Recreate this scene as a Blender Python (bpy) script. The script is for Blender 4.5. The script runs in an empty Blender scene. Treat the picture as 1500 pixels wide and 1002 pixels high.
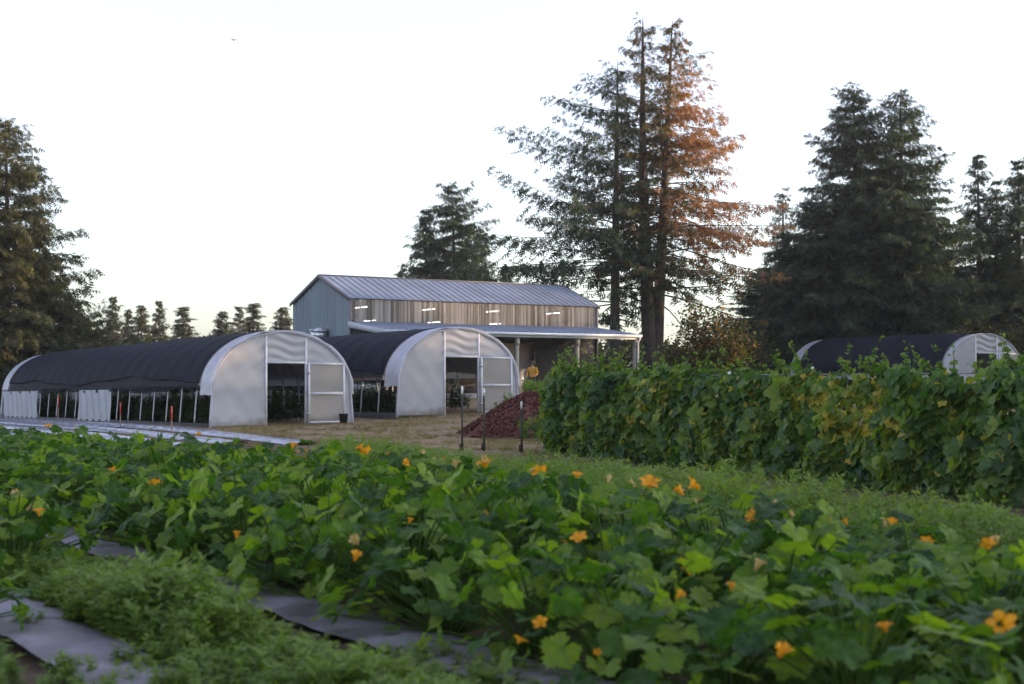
import bpy, math, random
import numpy as np
from mathutils import Vector, Matrix, Euler
R = math.radians
rng = np.random.default_rng(7)
random.seed(7)
sc = bpy.context.scene
COL = sc.collection

# ------------------------------------------------------------------ camera, sky, sun, exposure
CAMZ, FPX, HZ = 1.85, 2083.3, 556.0
cam_d = bpy.data.cameras.new('camera'); cam = bpy.data.objects.new('camera', cam_d); COL.objects.link(cam)
cam.location = (0, 0, CAMZ); cam.rotation_euler = (R(90 + 1.51), 0, 0)
cam_d.lens = 50; cam_d.sensor_width = 36; cam_d.clip_end = 5000; cam_d.clip_start = .1
cam_d.dof.use_dof = True; cam_d.dof.focus_distance = 55; cam_d.dof.aperture_fstop = 2.2
sc.camera = cam
SUN_AZ, SUN_EL = 86.0, 9.0                       # degrees to the right of the view, above the horizon
w = bpy.data.worlds.new('World'); sc.world = w; w.use_nodes = True
wn, wl = w.node_tree.nodes, w.node_tree.links
bg = wn['Background']
sky = wn.new('ShaderNodeTexSky'); sky.sky_type = 'NISHITA'; sky.sun_disc = False
sky.sun_elevation = R(SUN_EL); sky.sun_rotation = R(SUN_AZ); sky.air_density = 1.0; sky.dust_density = 1.6; sky.ozone_density = 2.5
hsv = wn.new('ShaderNodeHueSaturation'); hsv.inputs['Saturation'].default_value = .52; hsv.inputs['Hue'].default_value = .53
wl.new(sky.outputs[0], hsv.inputs['Color']); wl.new(hsv.outputs[0], bg.inputs[0]); bg.inputs[1].default_value = .15
sd = bpy.data.lights.new('sun', 'SUN'); sun = bpy.data.objects.new('sun', sd); COL.objects.link(sun)
sd.energy = 2.0; sd.angle = R(.6); sd.color = (1, .66, .38)
to_sun = Vector((math.sin(R(SUN_AZ)) * math.cos(R(SUN_EL)), math.cos(R(SUN_AZ)) * math.cos(R(SUN_EL)), math.sin(R(SUN_EL))))
sun.rotation_euler = to_sun.to_track_quat('Z', 'Y').to_euler()
sc.view_settings.view_transform = 'Standard'; sc.view_settings.look = 'None'
sc.view_settings.gamma = 1; sc.view_settings.use_curve_mapping = False
sc.view_settings.exposure = 2.0

# ------------------------------------------------------------------ helpers
U = np.array((.834, .552)); V = np.array((-.552, .834))         # the farm's grid: across the rows, along the rows
def pt(p, t): return np.array((p * U[0] + t * V[0], p * U[1] + t * V[1]))
def smooth(x, a, b):
    s = np.clip((np.asarray(x, float) - a) / (b - a), 0, 1); return s * s * (3 - 2 * s)
def ground(x, y):
    x = np.asarray(x, float); y = np.asarray(y, float)
    p = x * U[0] + y * U[1]; t = x * V[0] + y * V[1]
    return 1.1 * smooth(p, 20, 45) + .24 * np.exp(-((t - 47) / 11) ** 2) * smooth(p, 12, 20) * (1 - smooth(p, 34, 44)) \
        - .12 * smooth(t, 60, 80) * (1 - smooth(p, 24, 36))
def gz(x, y): return float(ground(x, y))
def at(px, d): return (px - 750) / FPX * d
def wav(x, y, s=1.0, k=0):
    x = np.asarray(x, float) * s; y = np.asarray(y, float) * s
    return (np.sin(x * 1.7 + 1.3 * k + np.sin(y * .9 + k)) + np.sin(y * 2.1 + k * 2.2 + np.sin(x * 1.3 - k)) + .6 * np.sin(x * 4.1 + y * 3.3 + k) + .6 * np.sin(x * 3.2 - y * 4.7 + 2 * k)) / 3.2

def link(o, parent=None, loc=None):
    COL.objects.link(o)
    if parent is not None: o.parent = parent
    if loc is not None: o.location = loc
    return o
def mesh(name, Vv, F, mat=None, attrs=None, sm=False):
    Vv = np.asarray(Vv, np.float32).reshape(-1, 3); F = np.asarray(F, np.int32)
    m = bpy.data.meshes.new(name); n, k = F.shape
    m.vertices.add(len(Vv)); m.vertices.foreach_set('co', Vv.ravel())
    m.loops.add(n * k); m.loops.foreach_set('vertex_index', F.ravel())
    m.polygons.add(n); m.polygons.foreach_set('loop_start', np.arange(n, dtype=np.int32) * k)
    if sm: m.polygons.foreach_set('use_smooth', np.ones(n, dtype=bool))
    for a, v in (attrs or {}).items():
        at_ = m.attributes.new(a, 'FLOAT', 'POINT'); at_.data.foreach_set('value', np.asarray(v, np.float32))
    m.update(calc_edges=True)
    if mat: m.materials.append(mat)
    return m
def obj(name, me, parent=None, loc=None, **kw):
    o = link(bpy.data.objects.new(name, me), parent, loc)
    for k, v in kw.items(): o[k] = v
    return o
def empty(name, loc, rz=0, label=None, cat=None, group=None):
    o = link(bpy.data.objects.new(name, None), None, loc); o.rotation_euler = (0, 0, rz); o.empty_display_size = .1
    if label: o['label'] = label
    if cat: o['category'] = cat
    if group: o['group'] = group
    return o
class MB:                                     # collects boxes, tubes and sheets into ONE mesh (quads)
    def __init__(s): s.v = []; s.f = []; s.n = 0
    def add(s, v, f):
        v = np.asarray(v, float).reshape(-1, 3); f = np.asarray(f, int)
        s.v.append(v); s.f.append(f + s.n); s.n += len(v); return s
    def box(s, a, b):
        x0, y0, z0 = a; x1, y1, z1 = b
        return s.add([(x0,y0,z0),(x1,y0,z0),(x1,y1,z0),(x0,y1,z0),(x0,y0,z1),(x1,y0,z1),(x1,y1,z1),(x0,y1,z1)],
                     [(0,3,2,1),(4,5,6,7),(0,1,5,4),(1,2,6,5),(2,3,7,6),(3,0,4,7)])
    def tube(s, pts, r, n=8, cap=True):
        pts = np.asarray(pts, float); m = len(pts); r = np.broadcast_to(r, (m,))
        tg = np.gradient(pts, axis=0); tg /= np.linalg.norm(tg, axis=1)[:, None] + 1e-9
        ref = np.array((0, 0, 1.)) if abs(tg[0][2]) < .9 else np.array((1., 0, 0))
        vs = []
        for i in range(m):
            a = np.cross(tg[i], ref); a /= np.linalg.norm(a) + 1e-9; b = np.cross(tg[i], a)
            th = np.arange(n) / n * 2 * np.pi
            vs.append(pts[i] + r[i] * (np.cos(th)[:, None] * a + np.sin(th)[:, None] * b))
        vs = np.concatenate(vs); f = []
        for i in range(m - 1):
            for j in range(n): f.append((i*n+j, i*n+(j+1)%n, (i+1)*n+(j+1)%n, (i+1)*n+j))
        if cap:
            c0 = len(vs); vs = np.vstack([vs, pts[0], pts[-1]])
            for j in range(0, n, 2):
                f.append((c0, (j+2)%n, (j+1)%n, j)); b = (m-1)*n; f.append((c0+1, b+j, b+(j+1)%n, b+(j+2)%n))
        return s.add(vs, f)
    def grid(s, P):                           # P: (a,b,3)
        a, b, _ = P.shape; i = np.arange(a - 1)[:, None] * b + np.arange(b - 1)[None]
        return s.add(P.reshape(-1, 3), np.stack([i, i + 1, i + b + 1, i + b], -1).reshape(-1, 4))
    def lathe(s, prof, n=16, c=(0, 0, 0)):
        th = np.arange(n + 1) / n * 2 * np.pi
        P = np.array([[(c[0] + r * math.cos(a), c[1] + r * math.sin(a), c[2] + z) for a in th] for r, z in prof]); return s.grid(P)
    def build(s, name, mat, parent=None, loc=None, sm=False, **kw):
        return obj(name, mesh(name, np.concatenate(s.v), np.concatenate(s.f), mat, sm=sm), parent, loc, **kw)
def rots(yaw, pitch, roll):                   # Rz(yaw) @ Rx(pitch) @ Ry(roll), arrays -> (k,3,3)
    cy, sy, cp, sp, cr, sr = np.cos(yaw), np.sin(yaw), np.cos(pitch), np.sin(pitch), np.cos(roll), np.sin(roll)
    o, z = np.ones_like(cy), np.zeros_like(cy)
    Z = np.stack([cy, -sy, z, sy, cy, z, z, z, o], -1).reshape(-1, 3, 3)
    X = np.stack([o, z, z, z, cp, -sp, z, sp, cp], -1).reshape(-1, 3, 3)
    Y = np.stack([cr, z, sr, z, o, z, -sr, z, cr], -1).reshape(-1, 3, 3)
    return Z @ X @ Y
def scatter(T, F, pos, rot, scale):           # copies of a template joined into one vertex/face array
    k, n = len(pos), len(T); sclv = np.asarray(scale, float).reshape(k, -1)
    Vv = np.einsum('kij,knj->kni', rot, T[None] * sclv[:, None, :]) + np.asarray(pos)[:, None, :]
    return Vv.reshape(-1, 3), (F[None] + (np.arange(k) * n)[:, None, None]).reshape(-1, F.shape[1])

# ------------------------------------------------------------------ materials
def mat(name, col, rough=.6, metal=0., bump=0., bscale=20., var=0., vscale=4., spec=.5, stretch=(1, 1, 1), trans=0., trcol=None, dirt=None, world=False, lohi=(.3, .65)):
    m = bpy.data.materials.new(name); m.use_nodes = True; n, l = m.node_tree.nodes, m.node_tree.links
    b = n['Principled BSDF']; b.inputs['Roughness'].default_value = rough; b.inputs['Metallic'].default_value = metal
    b.inputs['Specular IOR Level'].default_value = spec
    b.inputs['Base Color'].default_value = (*col, 1)
    tc = n.new('ShaderNodeTexCoord'); mp = n.new('ShaderNodeMapping'); mp.inputs['Scale'].default_value = stretch
    geo = n.new('ShaderNodeNewGeometry') if world else None; l.new(geo.outputs['Position'] if world else tc.outputs['Object'], mp.inputs[0]); csock = None
    if var:
        t = n.new('ShaderNodeTexNoise'); t.inputs['Scale'].default_value = vscale; t.inputs['Detail'].default_value = 6; l.new(mp.outputs[0], t.inputs[0])
        mx = n.new('ShaderNodeMix'); mx.data_type = 'RGBA'; d = dirt or tuple(c * (1 - var) for c in col)
        mx.inputs[6].default_value = (*d, 1); mx.inputs[7].default_value = (*(min(1, c * (1 + var * .4)) for c in col), 1)
        rp = n.new('ShaderNodeMapRange'); rp.inputs[1].default_value = lohi[0]; rp.inputs[2].default_value = lohi[1]
        l.new(t.outputs[0], rp.inputs[0]); l.new(rp.outputs[0], mx.inputs[0]); l.new(mx.outputs[2], b.inputs['Base Color']); csock = mx.outputs[2]
    if bump:
        t2 = n.new('ShaderNodeTexNoise'); t2.inputs['Scale'].default_value = bscale; t2.inputs['Detail'].default_value = 5; l.new(mp.outputs[0], t2.inputs[0])
        bp = n.new('ShaderNodeBump'); bp.inputs['Strength'].default_value = bump; bp.inputs['Distance'].default_value = .03
        l.new(t2.outputs[0], bp.inputs['Height']); l.new(bp.outputs[0], b.inputs['Normal'])
    if trans:
        tr = n.new('ShaderNodeBsdfTranslucent'); tr.inputs[0].default_value = (*(trcol or col), 1)
        ms = n.new('ShaderNodeMixShader'); ms.inputs[0].default_value = trans
        l.new(b.outputs[0], ms.inputs[1]); l.new(tr.outputs[0], ms.inputs[2]); l.new(ms.outputs[0], n['Material Output'].inputs[0])
    return m
def see_through(m, fac):                      # a woven net or thin film: part of it is open
    n, l = m.node_tree.nodes, m.node_tree.links; out = n['Material Output']; src = out.inputs[0].links[0].from_socket
    tp = n.new('ShaderNodeBsdfTransparent'); ms = n.new('ShaderNodeMixShader'); ms.inputs[0].default_value = fac
    l.new(src, ms.inputs[1]); l.new(tp.outputs[0], ms.inputs[2]); l.new(ms.outputs[0], out.inputs[0]); return m
def splash(m, top=.35):                       # soil thrown up by rain on the lowest part of a sheet
    n, l = m.node_tree.nodes, m.node_tree.links; b = n['Principled BSDF']; src = b.inputs['Base Color'].links[0].from_socket
    tc = n.new('ShaderNodeTexCoord'); sp = n.new('ShaderNodeSeparateXYZ'); l.new(tc.outputs['Object'], sp.inputs[0]); nz = n.new('ShaderNodeTexNoise'); nz.inputs['Scale'].default_value = 3; nz.inputs['Detail'].default_value = 6; l.new(tc.outputs['Object'], nz.inputs[0])
    ma = n.new('ShaderNodeMath'); ma.operation = 'MULTIPLY_ADD'; ma.inputs[1].default_value = -.7; l.new(nz.outputs[0], ma.inputs[0]); l.new(sp.outputs['Z'], ma.inputs[2])
    mr = n.new('ShaderNodeMapRange'); mr.inputs[1].default_value = -.38; mr.inputs[2].default_value = top - .38; mr.inputs[3].default_value = .8; mr.inputs[4].default_value = 0; l.new(ma.outputs[0], mr.inputs[0])
    mx = n.new('ShaderNodeMix'); mx.data_type = 'RGBA'; l.new(mr.outputs[0], mx.inputs[0]); l.new(src, mx.inputs[6]); mx.inputs[7].default_value = (.16, .12, .085, 1); l.new(mx.outputs[2], b.inputs['Base Color']); return m
def leafmat(name, dark, mid, light, trans=.35, rough=.5, dead_or_sunlit=None, vein=None, spec=.3, rand=0., mottle=None):
    m = bpy.data.materials.new(name); m.use_nodes = True; n, l = m.node_tree.nodes, m.node_tree.links; b = n['Principled BSDF']
    b.inputs['Roughness'].default_value = rough; b.inputs['Specular IOR Level'].default_value = spec
    a = n.new('ShaderNodeAttribute'); a.attribute_name = 'tone'; src = a.outputs['Fac']
    if rand:                                   # each leaf its own tone
        oi = n.new('ShaderNodeObjectInfo'); ad = n.new('ShaderNodeMath'); ad.operation = 'MULTIPLY_ADD'; ad.inputs[1].default_value = rand
        l.new(oi.outputs['Random'], ad.inputs[0]); l.new(src, ad.inputs[2]); src = ad.outputs[0]
    r = n.new('ShaderNodeValToRGB'); e = r.color_ramp.elements
    e[0].color = (*dark, 1); e[1].color = (*light, 1); e[0].position = .05; e[1].position = .95
    x = e.new(.5); x.color = (*mid, 1); l.new(src, r.inputs[0]); c = r.outputs[0]
    def mixin(c, attr, colour, noise=False):
        d = n.new('ShaderNodeAttribute'); d.attribute_name = attr; mx = n.new('ShaderNodeMix'); mx.data_type = 'RGBA'
        l.new(d.outputs['Fac'], mx.inputs[0]); l.new(c, mx.inputs[6]); mx.inputs[7].default_value = (*colour, 1); return mx.outputs[2]
    if dead_or_sunlit: c = mixin(c, 'dead_or_sunlit', dead_or_sunlit)
    if mottle:                                 # pale blotches and yellow margins, as on the living leaf
        tc = n.new('ShaderNodeTexCoord'); nz = n.new('ShaderNodeTexNoise'); nz.inputs['Scale'].default_value = 22; nz.inputs['Detail'].default_value = 4; l.new(tc.outputs['Object'], nz.inputs[0])
        mr = n.new('ShaderNodeMapRange'); mr.inputs[1].default_value = .52; mr.inputs[2].default_value = .72; mr.inputs[4].default_value = .5; l.new(nz.outputs[0], mr.inputs[0])
        mx = n.new('ShaderNodeMix'); mx.data_type = 'RGBA'; l.new(mr.outputs[0], mx.inputs[0]); l.new(c, mx.inputs[6]); mx.inputs[7].default_value = (*mottle, 1); c = mx.outputs[2]
        bp = n.new('ShaderNodeBump'); bp.inputs['Strength'].default_value = .6; bp.inputs['Distance'].default_value = .01; n2 = n.new('ShaderNodeTexNoise'); n2.inputs['Scale'].default_value = 35; l.new(tc.outputs['Object'], n2.inputs[0])
        l.new(n2.outputs[0], bp.inputs['Height']); l.new(bp.outputs[0], b.inputs['Normal'])
    if vein: c = mixin(c, 'vein', vein)
    tr = n.new('ShaderNodeBsdfTranslucent'); g = n.new('ShaderNodeMix'); g.data_type = 'RGBA'; g.blend_type = 'MULTIPLY'; g.inputs[0].default_value = 1
    g.inputs[7].default_value = (1.5, 1.6, .6, 1); g.clamp_result = False; l.new(c, g.inputs[6]); l.new(g.outputs[2], tr.inputs[0])
    l.new(c, b.inputs['Base Color']); ms = n.new('ShaderNodeMixShader'); ms.inputs[0].default_value = trans
    l.new(b.outputs[0], ms.inputs[1]); l.new(tr.outputs[0], ms.inputs[2]); l.new(ms.outputs[0], n['Material Output'].inputs[0])
    return m
M = {}
M['film'] = mat('greenhouse_film', (.54, .56, .64), .38, trans=.38, trcol=(.8, .8, .82), var=.12, vscale=1.2, bump=.25, bscale=3)
M['filmend'] = see_through(mat('end_wall_film', (.64, .66, .71), .4, trans=.35, trcol=(.66, .67, .74), var=.08, vscale=1.4, bump=.15, bscale=5), .16)
splash(M['filmend'])
M['shade'] = mat('black_shade_cloth', (.012, .0145, .024), .7, bump=.25, bscale=60, var=.25, vscale=1.5, spec=.05)
M['net'] = see_through(mat('hanging_shade_net', (.007, .008, .012), .8, spec=.05), .25)
M['galv'] = mat('galvanised_tube', (.36, .37, .40), .42, metal=.6, var=.2, vscale=9)
M['whitewood'] = mat('white_painted_timber', (.55, .56, .60), .55, var=.15, vscale=6, bump=.1)
M['pane'] = see_through(mat('door_film', (.52, .50, .47), .3, trans=.45, trcol=(.75, .68, .58), var=.2, vscale=1.1), .18); splash(M['pane'], .45)
M['siding'] = mat('grey_green_steel_siding', (.17, .215, .25), .5, metal=.1, var=.2, vscale=1.1, stretch=(1, 1, .15), world=True)
M['roofm'] = mat('blue_grey_roof_steel', (.20, .235, .31), .5, metal=.05, var=.22, vscale=.8, world=True)
M['trim'] = mat('dark_trim', (.13, .12, .13), .6)
M['fascia'] = mat('pale_fascia', (.42, .45, .50), .5, var=.1)
M['gutter'] = mat('white_gutter', (.6, .64, .72), .35)
M['wood'] = mat('weathered_framing', (.30, .22, .15), .75, var=.4, vscale=7, stretch=(4, 4, .4), bump=.3)
M['paleframe'] = mat('pale_new_timber', (.33, .28, .24), .7, var=.25, vscale=5, stretch=(3, 3, .4))
M['poly'] = see_through(mat('corrugated_clear_panel', (.33, .32, .32), .25, trans=.3, var=.5, vscale=1.9, stretch=(4, 4, .06), dirt=(.06, .055, .055), world=True, lohi=(.41, .60)), .13)
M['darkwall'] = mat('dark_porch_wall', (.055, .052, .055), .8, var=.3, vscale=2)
M['inwall'] = mat('pale_inner_wall', (.55, .49, .49), .7, var=.08, vscale=1.5)
M['counter'] = mat('steel_counter', (.4, .41, .44), .4, metal=.4)
M['concrete'] = mat('concrete_slab', (.32, .30, .28), .85, var=.25, vscale=2, bump=.2)
M['post'] = mat('porch_post', (.26, .25, .21), .7, var=.25, vscale=5, stretch=(3, 3, .3))
M['tpost'] = mat('green_steel_post', (.022, .035, .032), .55, var=.4, vscale=8, dirt=(.06, .03, .02))
M['tposttop'] = mat('white_post_tip', (.75, .74, .72), .5)
M['compost'] = mat('red_brown_bark', (.135, .045, .034), .95, var=.55, vscale=9, bump=1., bscale=18)
M['silver'] = mat('silver_mulch_film', (.30, .32, .40), .24, metal=.35, bump=.5, bscale=5, var=.2, vscale=2.5)
M['fabric'] = mat('grey_woven_ground_cloth', (.16, .156, .185), .6, bump=.35, bscale=10, var=.3, vscale=2.2, dirt=(.055, .047, .045))
M['red'] = mat('red_stake_paint', (.55, .06, .04), .5, var=.2)
M['blackplastic'] = mat('black_plastic', (.015, .015, .018), .4)
M['steel'] = mat('bright_galvanised_sheet', (.55, .58, .62), .28, metal=.75, var=.25, vscale=5)
M['wire'] = mat('steel_wire', (.3, .31, .33), .4, metal=.8)
M['pvc'] = mat('white_pvc', (.7, .72, .76), .4)
M['bark'] = mat('conifer_bark', (.075, .058, .050), .95, var=.5, vscale=2.2, bump=1., bscale=6, stretch=(3, 3, .6))
M['tube'] = bpy.data.materials.new('lit_tube'); M['tube'].use_nodes = True
_n = M['tube'].node_tree.nodes['Principled BSDF']; _n.inputs['Emission Color'].default_value = (1, .93, .82, 1); _n.inputs['Emission Strength'].default_value = 5
M['needles'] = leafmat('dark_needles', (.014, .026, .018), (.029, .050, .029), (.056, .082, .038), .26, .6, dead_or_sunlit=(.20, .075, .026))
M['needles2'] = leafmat('olive_needles', (.026, .034, .016), (.056, .062, .026), (.11, .105, .042), .3, .6, dead_or_sunlit=(.42, .17, .075))  # last tint: rusty needles plus low sun painted on the forked conifer
M['farneedles'] = leafmat('far_needles', (.030, .036, .026), (.055, .058, .038), (.09, .082, .05), .3, .6, dead_or_sunlit=(.2, .1, .05))
M['squash'] = leafmat('squash_leaf', (.011, .044, .008), (.045, .118, .009), (.17, .26, .014), .5, .5, vein=(.075, .15, .03), rand=.95, spec=.32, mottle=(.10, .17, .075))
M['squashstem'] = mat('squash_stalk', (.05, .10, .018), .9, trans=.25, spec=.1)
M['flower'] = leafmat('squash_blossom', (.55, .17, .004), (.62, .26, .006), (.65, .36, .03), .3, .6)
M['wilt'] = leafmat('wilted_blossom', (.42, .22, .06), (.45, .32, .16), (.42, .36, .2), .35, .7)
M['weed'] = leafmat('weed_leaf', (.040, .080, .016), (.10, .175, .032), (.20, .28, .06), .42, .55)
M['vine'] = leafmat('vine_leaf', (.020, .064, .020), (.066, .14, .024), (.19, .265, .032), .44, .55, dead_or_sunlit=(.46, .36, .05), spec=.45)
M['crop'] = leafmat('crop_leaf', (.012, .03, .012), (.025, .055, .02), (.05, .09, .03), .3)
M['grass'] = leafmat('dry_grass', (.06, .075, .025), (.13, .12, .045), (.28, .21, .10), .3, .7)
M['broadleaf'] = leafmat('shrub_leaf', (.025, .035, .013), (.065, .068, .022), (.13, .10, .03), .35, .6, dead_or_sunlit=(.32, .17, .05))
M['jacket'] = mat('yellow_jacket', (.50, .24, .018), .75, bump=.3, bscale=12, var=.15)
M['trousers'] = mat('dark_trousers', (.03, .032, .04), .85)
M['skin'] = mat('skin', (.42, .24, .16), .5)
M['hair'] = mat('dark_hair', (.015, .011, .009), .6)
M['bird'] = mat('dark_feathers', (.03, .03, .03), .8)

# ------------------------------------------------------------------ ground
def axis(lo, hi, f, dense_lo, dense_hi, step):
    mid = np.arange(dense_lo, dense_hi + .01, step); a = [dense_lo]; s = step
    while a[-1] > lo: s *= f; a.append(a[-1] - s)
    b = [dense_hi]; s = step
    while b[-1] < hi: s *= f; b.append(b[-1] + s)
    return np.concatenate([np.array(a[1:])[::-1], mid, np.array(b[1:])])
gx = axis(-900, 900, 1.25, -34, 34, .5); gy = axis(-60, 1500, 1.25, 3, 84, .5)
GX, GY = np.meshgrid(gx, gy, indexing='ij'); GP = GX * U[0] + GY * U[1]; GT = GX * V[0] + GY * V[1]
GZ = ground(GX, GY) + .025 * wav(GX, GY, 1.1) + .015 * wav(GX, GY, 3.1, 2)
straw = smooth(GP + 1.2 * wav(GX, GY, .35, 3), 15, 18.5) * smooth(GT + wav(GX, GY, .4), 24, 32) * (1 - smooth(GT, 55, 60)) * (1 - smooth(GP, 36, 40))
soil = (1 - smooth(GP, 17, 19)) * (1 - .4 * smooth(wav(GX, GY, .6, 5), .1, .5))
soil = np.maximum(soil, (1 - smooth(np.abs(GP - 17.6 + .2 * wav(GX, GY, .8)), .5, .9)) * smooth(GT, 33, 36))
mg = MB().grid(np.stack([GX, GY, GZ], -1)); gm = bpy.data.materials.new('farm_ground'); gm.use_nodes = True
n_, l_ = gm.node_tree.nodes, gm.node_tree.links; b_ = n_['Principled BSDF']; b_.inputs['Roughness'].default_value = .95; b_.inputs['Specular IOR Level'].default_value = .2
def noise_mix(c0, c1, scale, lo=.35, hi=.65, det=8):
    t = n_.new('ShaderNodeTexNoise'); t.inputs['Scale'].default_value = scale; t.inputs['Detail'].default_value = det
    tc = n_.new('ShaderNodeTexCoord'); l_.new(tc.outputs['Object'], t.inputs[0])
    mr = n_.new('ShaderNodeMapRange'); mr.inputs[1].default_value = lo; mr.inputs[2].default_value = hi; l_.new(t.outputs[0], mr.inputs[0])
    mx = n_.new('ShaderNodeMix'); mx.data_type = 'RGBA'; mx.inputs[6].default_value = (*c0, 1); mx.inputs[7].default_value = (*c1, 1); l_.new(mr.outputs[0], mx.inputs[0]); return mx.outputs[2]
def amix(a, b, attr):
    t = n_.new('ShaderNodeAttribute'); t.attribute_name = attr; mx = n_.new('ShaderNodeMix'); mx.data_type = 'RGBA'
    l_.new(t.outputs['Fac'], mx.inputs[0]); l_.new(a, mx.inputs[6]); l_.new(b, mx.inputs[7]); return mx.outputs[2]
c_ = amix(noise_mix((.05, .075, .022), (.15, .13, .055), .8), noise_mix((.055, .034, .024), (.12, .08, .055), 3.), 'soil')
c_ = amix(c_, noise_mix((.13, .095, .055), (.33, .235, .14), 3.5, .3, .7), 'straw'); l_.new(c_, b_.inputs['Base Color'])
tb = n_.new('ShaderNodeTexNoise'); tb.inputs['Scale'].default_value = 9; tb.inputs['Detail'].default_value = 8
bp_ = n_.new('ShaderNodeBump'); bp_.inputs['Distance'].default_value = .06; bp_.inputs['Strength'].default_value = .8
tcc = n_.new('ShaderNodeTexCoord'); l_.new(tcc.outputs['Object'], tb.inputs[0]); l_.new(tb.outputs[0], bp_.inputs['Height']); l_.new(bp_.outputs[0], b_.inputs['Normal'])
obj('ground', mesh('ground', mg.v[0], mg.f[0], gm, {'straw': straw.ravel(), 'soil': soil.ravel()}, sm=True), kind='structure')

# ------------------------------------------------------------------ conifers
def spray_template(n=3):                      # a flat fishbone of needles, 1 long, pointing +Y
    v, f = [], []
    def tri(a, b, c): i = len(v); v.extend([a, b, c]); f.append((i, i + 1, i + 2))
    tri((-.035, 0, 0), (.035, 0, 0), (0, 1.05, -.1))
    for i in range(n):
        y = .02 + .8 * i / n; L = .52 * (1 - .55 * i / n)
        for s in (-1, 1):
            tri((0, y, 0), (0, y + .21, 0), (s * L, y + .24 + .1 * L, -.10 - .12 * ((i + (s > 0)) % 2)))
    return np.array(v), np.array(f)
SP = spray_template()
def conifer_mesh(H, Rb, seed, cb=.08, gap=.42, nb=5, dens=1., top_up=.55, low=-.12, droop=.25, side=None, power=.85, dead_or_sunlit=None, ragged=.35, sprayk=1., lean=(0, 0), trunk_r=None, bare=.25, bend=0., thin=0.):
    g = np.random.default_rng(seed); wood = MB(); P, D, S, TN = [], [], [], []
    tr = trunk_r or H * .017
    hs = np.linspace(0, 1, 14)
    def axis_at(h): return np.array((lean[0] * h ** 1.3 + bend * math.sin(h * 3.1), lean[1] * h, h * H))
    tp = np.array([axis_at(h) for h in hs]); wood.tube(tp, tr * ((1 - hs) ** .8 * (1 + .35 * np.exp(-hs * 30)) + .03), 8)
    h = cb
    while h < .985:
        hn = (h - cb) / (1 - cb); env = Rb * max(.0, (1 - hn)) ** power * (.55 + .45 * min(1, hn * 4 + .35)) + .12 + .4 * (1 - hn)
        k = max(2, int(round(nb * (.7 + .5 * g.random()))))
        a0 = g.random() * 6.28
        for i in range(k):
            az = a0 + i * 6.28 / k + g.normal() * .35; L = env * (1 - ragged + ragged * 1.35 * g.random())
            if g.random() < .1: L *= 1.2
            if side: L *= side(az, hn)
            L = min(L, env * 1.35)
            if L < .1: continue
            el = low + (top_up - low) * hn ** 1.4 + g.normal() * .17
            dr_ = droop * (.5 + 1.1 * g.random()); s = np.linspace(0, 1, 6); d = np.array((math.cos(az), math.sin(az)))
            hz = L * s; sw = g.normal() * .16 * L * s ** 2; zz = L * (math.tan(el) * s - dr_ * s * s + dr_ * (.3 + .7 * g.random()) * s ** 3.2)
            base = axis_at(min(.985, max(.02, h + g.normal() * .30 / H)))
            bp = base + np.stack([hz * d[0] - sw * d[1], hz * d[1] + sw * d[0], zz], -1)
            wood.tube(bp, (tr * (1 - h) * .15 + .010) * (1 - s * .85), 4, False)
            n = max(4, int(L * 9.5 * dens * (1 - thin * (1 - min(1, hn * 2.2))))); ss = bare * (1 - .6 * hn) + (1 - bare * (1 - .6 * hn)) * (np.arange(n) + g.random(n) * .6) / n
            c = np.stack([np.interp(ss, s, bp[:, q]) for q in range(3)], -1)
            sgn = np.where(np.arange(n) % 2, 1, -1)
            tl = (.24 * L * (1 - ss) * (.5 + g.random(n)) + .22 + .3 * g.random(n)) * (L / (L + .8)) * 1.45 * sprayk
            ta = az + sgn * (.95 + .25 * g.normal(size=n)) * (1 - ss ** 6)
            m = np.maximum(1, (tl / .34).astype(int))
            for j in range(n):                # sprays along each twig
                q = (np.arange(m[j] + 1) + .2) / (m[j] + 1) * tl[j]
                pos = c[j] + np.stack([np.cos(ta[j]) * q, np.sin(ta[j]) * q, -.26 * q - .16 * q * q], -1)
                P.append(pos); yaw = ta[j] - np.pi / 2 + g.normal(size=len(q)) * .45
                D.append(np.stack([yaw, -.5 + g.normal(size=len(q)) * .42, g.normal(size=len(q)) * .7], -1))
                S.append((.40 + .26 * g.random(len(q))) * sprayk * (.58 + .5 * (1 - hn)))
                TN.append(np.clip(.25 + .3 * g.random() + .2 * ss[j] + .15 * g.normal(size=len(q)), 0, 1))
        h += gap / H * (.75 + .5 * g.random()) * (1.25 - .55 * hn)
    P, D, S, TN = np.concatenate(P), np.concatenate(D), np.concatenate(S), np.concatenate(TN)
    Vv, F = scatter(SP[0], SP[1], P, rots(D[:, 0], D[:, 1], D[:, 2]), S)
    dd = np.zeros(len(P)) if dead_or_sunlit is None else np.clip(dead_or_sunlit(P[:, 0], P[:, 1], P[:, 2] / H, g.random(len(P))), 0, 1)
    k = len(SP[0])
    return wood, Vv, F, {'tone': np.repeat(TN, k), 'dead_or_sunlit': np.repeat(dd, k)}
def conifer(loc, needle, label, group=None, name='conifer_tree', trunks=None, **kw):
    t = empty(name, loc, 0, label, 'tree', group)
    for off, kk in (trunks or [((0, 0, 0), {})]):
        a = dict(kw); a.update(kk); wood, Vv, F, at_ = conifer_mesh(**a)
        wood.build('trunk', M['bark'], t, off, sm=True)
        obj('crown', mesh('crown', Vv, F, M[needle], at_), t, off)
    return t
def copy_tree(src, loc, rz, s, label, group=None):
    c = src.copy(); COL.objects.link(c); c.location = loc; c.rotation_euler = (0, 0, rz); c.scale = (s[0], s[0], s[1]); c['label'] = label
    if group: c['group'] = group
    for ch in src.children:
        k = ch.copy(); COL.objects.link(k); k.parent = c
    return c
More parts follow.
